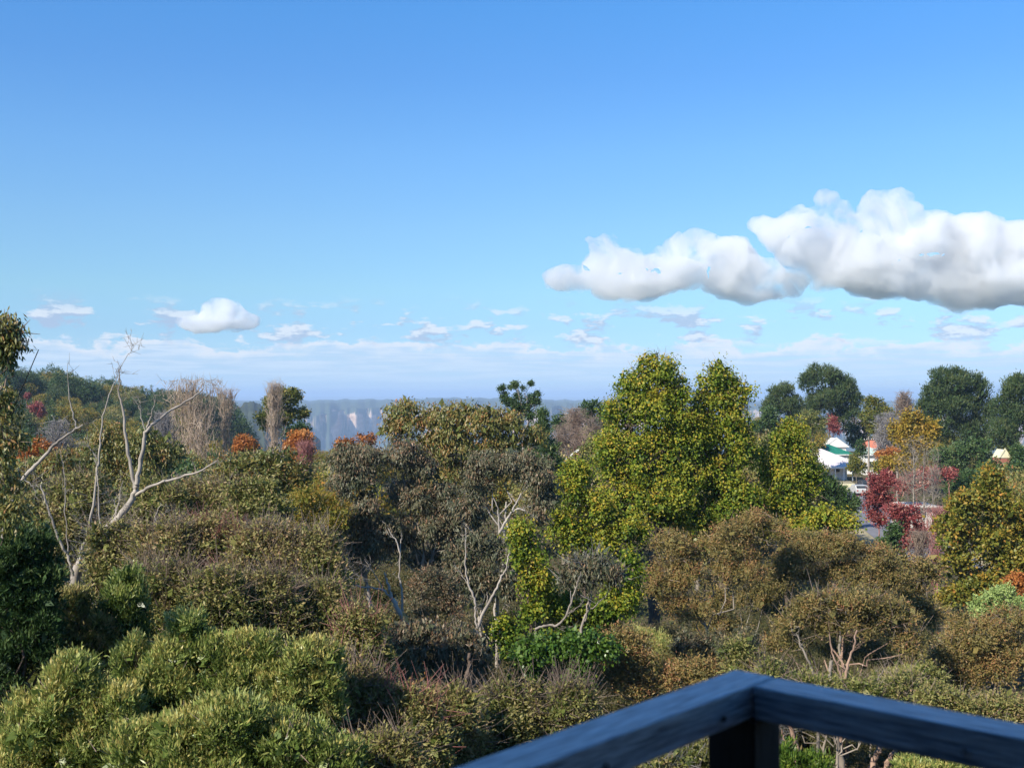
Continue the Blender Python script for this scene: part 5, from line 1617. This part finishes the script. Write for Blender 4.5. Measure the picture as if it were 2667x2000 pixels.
for j, (P, b, lab) in enumerate([
        ([(.10, .09, [(None, 0), (2090, 2060), (2080, 2000)]), (.09, .05, [(2080, 2000), (2076, 1950), (2059, 1893), (2045, 1850)]), (.04, .02, [(2070, 1930), (2042, 1930), (2036, 1900)])], 2092, 'brown trunk under the railing just right of the post'),
        ([(.10, .09, [(None, 0), (2200, 2060), (2194, 2000)]), (.09, .05, [(2194, 2000), (2185, 1950), (2172, 1905), (2160, 1800), (2165, 1720)])], 2205, 'pale straight trunk under the middle of the right railing arm'),
        ([(.11, .10, [(None, 0), (2260, 2080), (2270, 2000)]), (.10, .05, [(2270, 2000), (2280, 1965), (2297, 1940), (2330, 1860), (2300, 1790)])], 2260, 'left of the pair of pinkish trunks under the right railing arm'),
        ([(.09, .08, [(None, 0), (2300, 2080), (2308, 2000)]), (.08, .04, [(2308, 2000), (2320, 1968), (2340, 1945), (2350, 1840), (2362, 1770)])], 2305, 'right of the pair of pinkish trunks under the right railing arm'),
        ([(.07, .06, [(None, 0), (2190, 1880), (2196, 1790)]), (.06, .025, [(2196, 1790), (2205, 1740), (2222, 1690), (2232, 1640)]), (.04, .02, [(2196, 1780), (2180, 1730), (2165, 1690), (2160, 1650)])], 2190, 'forked pink stem above the right railing arm'),
        ([(.04, .03, [(None, 0), (2268, 1850), (2272, 1800)]), (.03, .014, [(2272, 1800), (2285, 1770), (2302, 1742)])], 2262, 'short pale stick leaning right above the railing'),
        ([(.06, .05, [(None, 0), (2130, 1850), (2128, 1780)]), (.05, .02, [(2128, 1780), (2110, 1730), (2090, 1690), (2075, 1650)])], 2128, 'thin pale stem leaning left above the railing corner'),
        ([(.06, .05, [(None, 0), (1808, 2060), (1812, 2000)]), (.045, .015, [(1812, 2000), (1800, 1965), (1786, 1932), (1780, 1880)]), (.02, .01, [(1848, 2000), (1846, 1950), (1840, 1905)])], 1810, 'pale dead stick under the railing left of the post')]):
    dead_tree('tree_trunk', lab, 'tree trunk', 26 if j < 4 else (29 if j < 7 else 22), P, b, seed=310 + j, bark='pink' if j in (0, 2, 3, 4) else 'pale', twigs=6, group='bare stems around the railing')


# ------------------------------------------------------------------ undergrowth: low growth nobody could count
def undergrowth():
    rng = np.random.default_rng(400)
    n = 190000
    r = 7 * (170 / 7) ** (rng.random(n) ** .8)
    a = rng.uniform(-.60, .60, n)
    x = r * np.sin(a); y = r * np.cos(a)
    keep = ~((y > 84) & (np.abs(x - np.interp(y, [92, 110, 130, 150, 172, 200], [36, 39, 42.5, 45.5, 48.5, 53])) < 5.5))
    x, y, r = x[keep], y[keep], r[keep]; n = len(x)
    hmax = np.interp(r, [7, 20, 60, 170], [.5, 1.6, 1.8, 1.6])
    z = ground_z(x, y) + hmax * rng.random(n) * (.5 + .5 * sin_noise(np.stack([x, y, x * 0], 1), .9, rng))
    P = np.stack([x, y, z], 1)
    A = unit(rng.normal(size=(n, 3)) * .7 + [0, 0, .8]); N = unit(rng.normal(size=(n, 3)) + [0, -.3, .6])
    L = np.interp(r, [7, 20, 60, 170], [.12, .16, .26, .6]) * rng.uniform(.6, 1.3, n)
    t = np.clip(.36 + rng.normal(0, .16, n) + sin_noise(P, .5, rng) * .15, 0, 1)
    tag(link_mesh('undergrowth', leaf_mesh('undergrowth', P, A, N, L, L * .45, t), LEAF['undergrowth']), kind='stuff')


undergrowth()
print('LEAVES', LEAF_TOTAL, sum(len(m.polygons) for m in bpy.data.meshes))
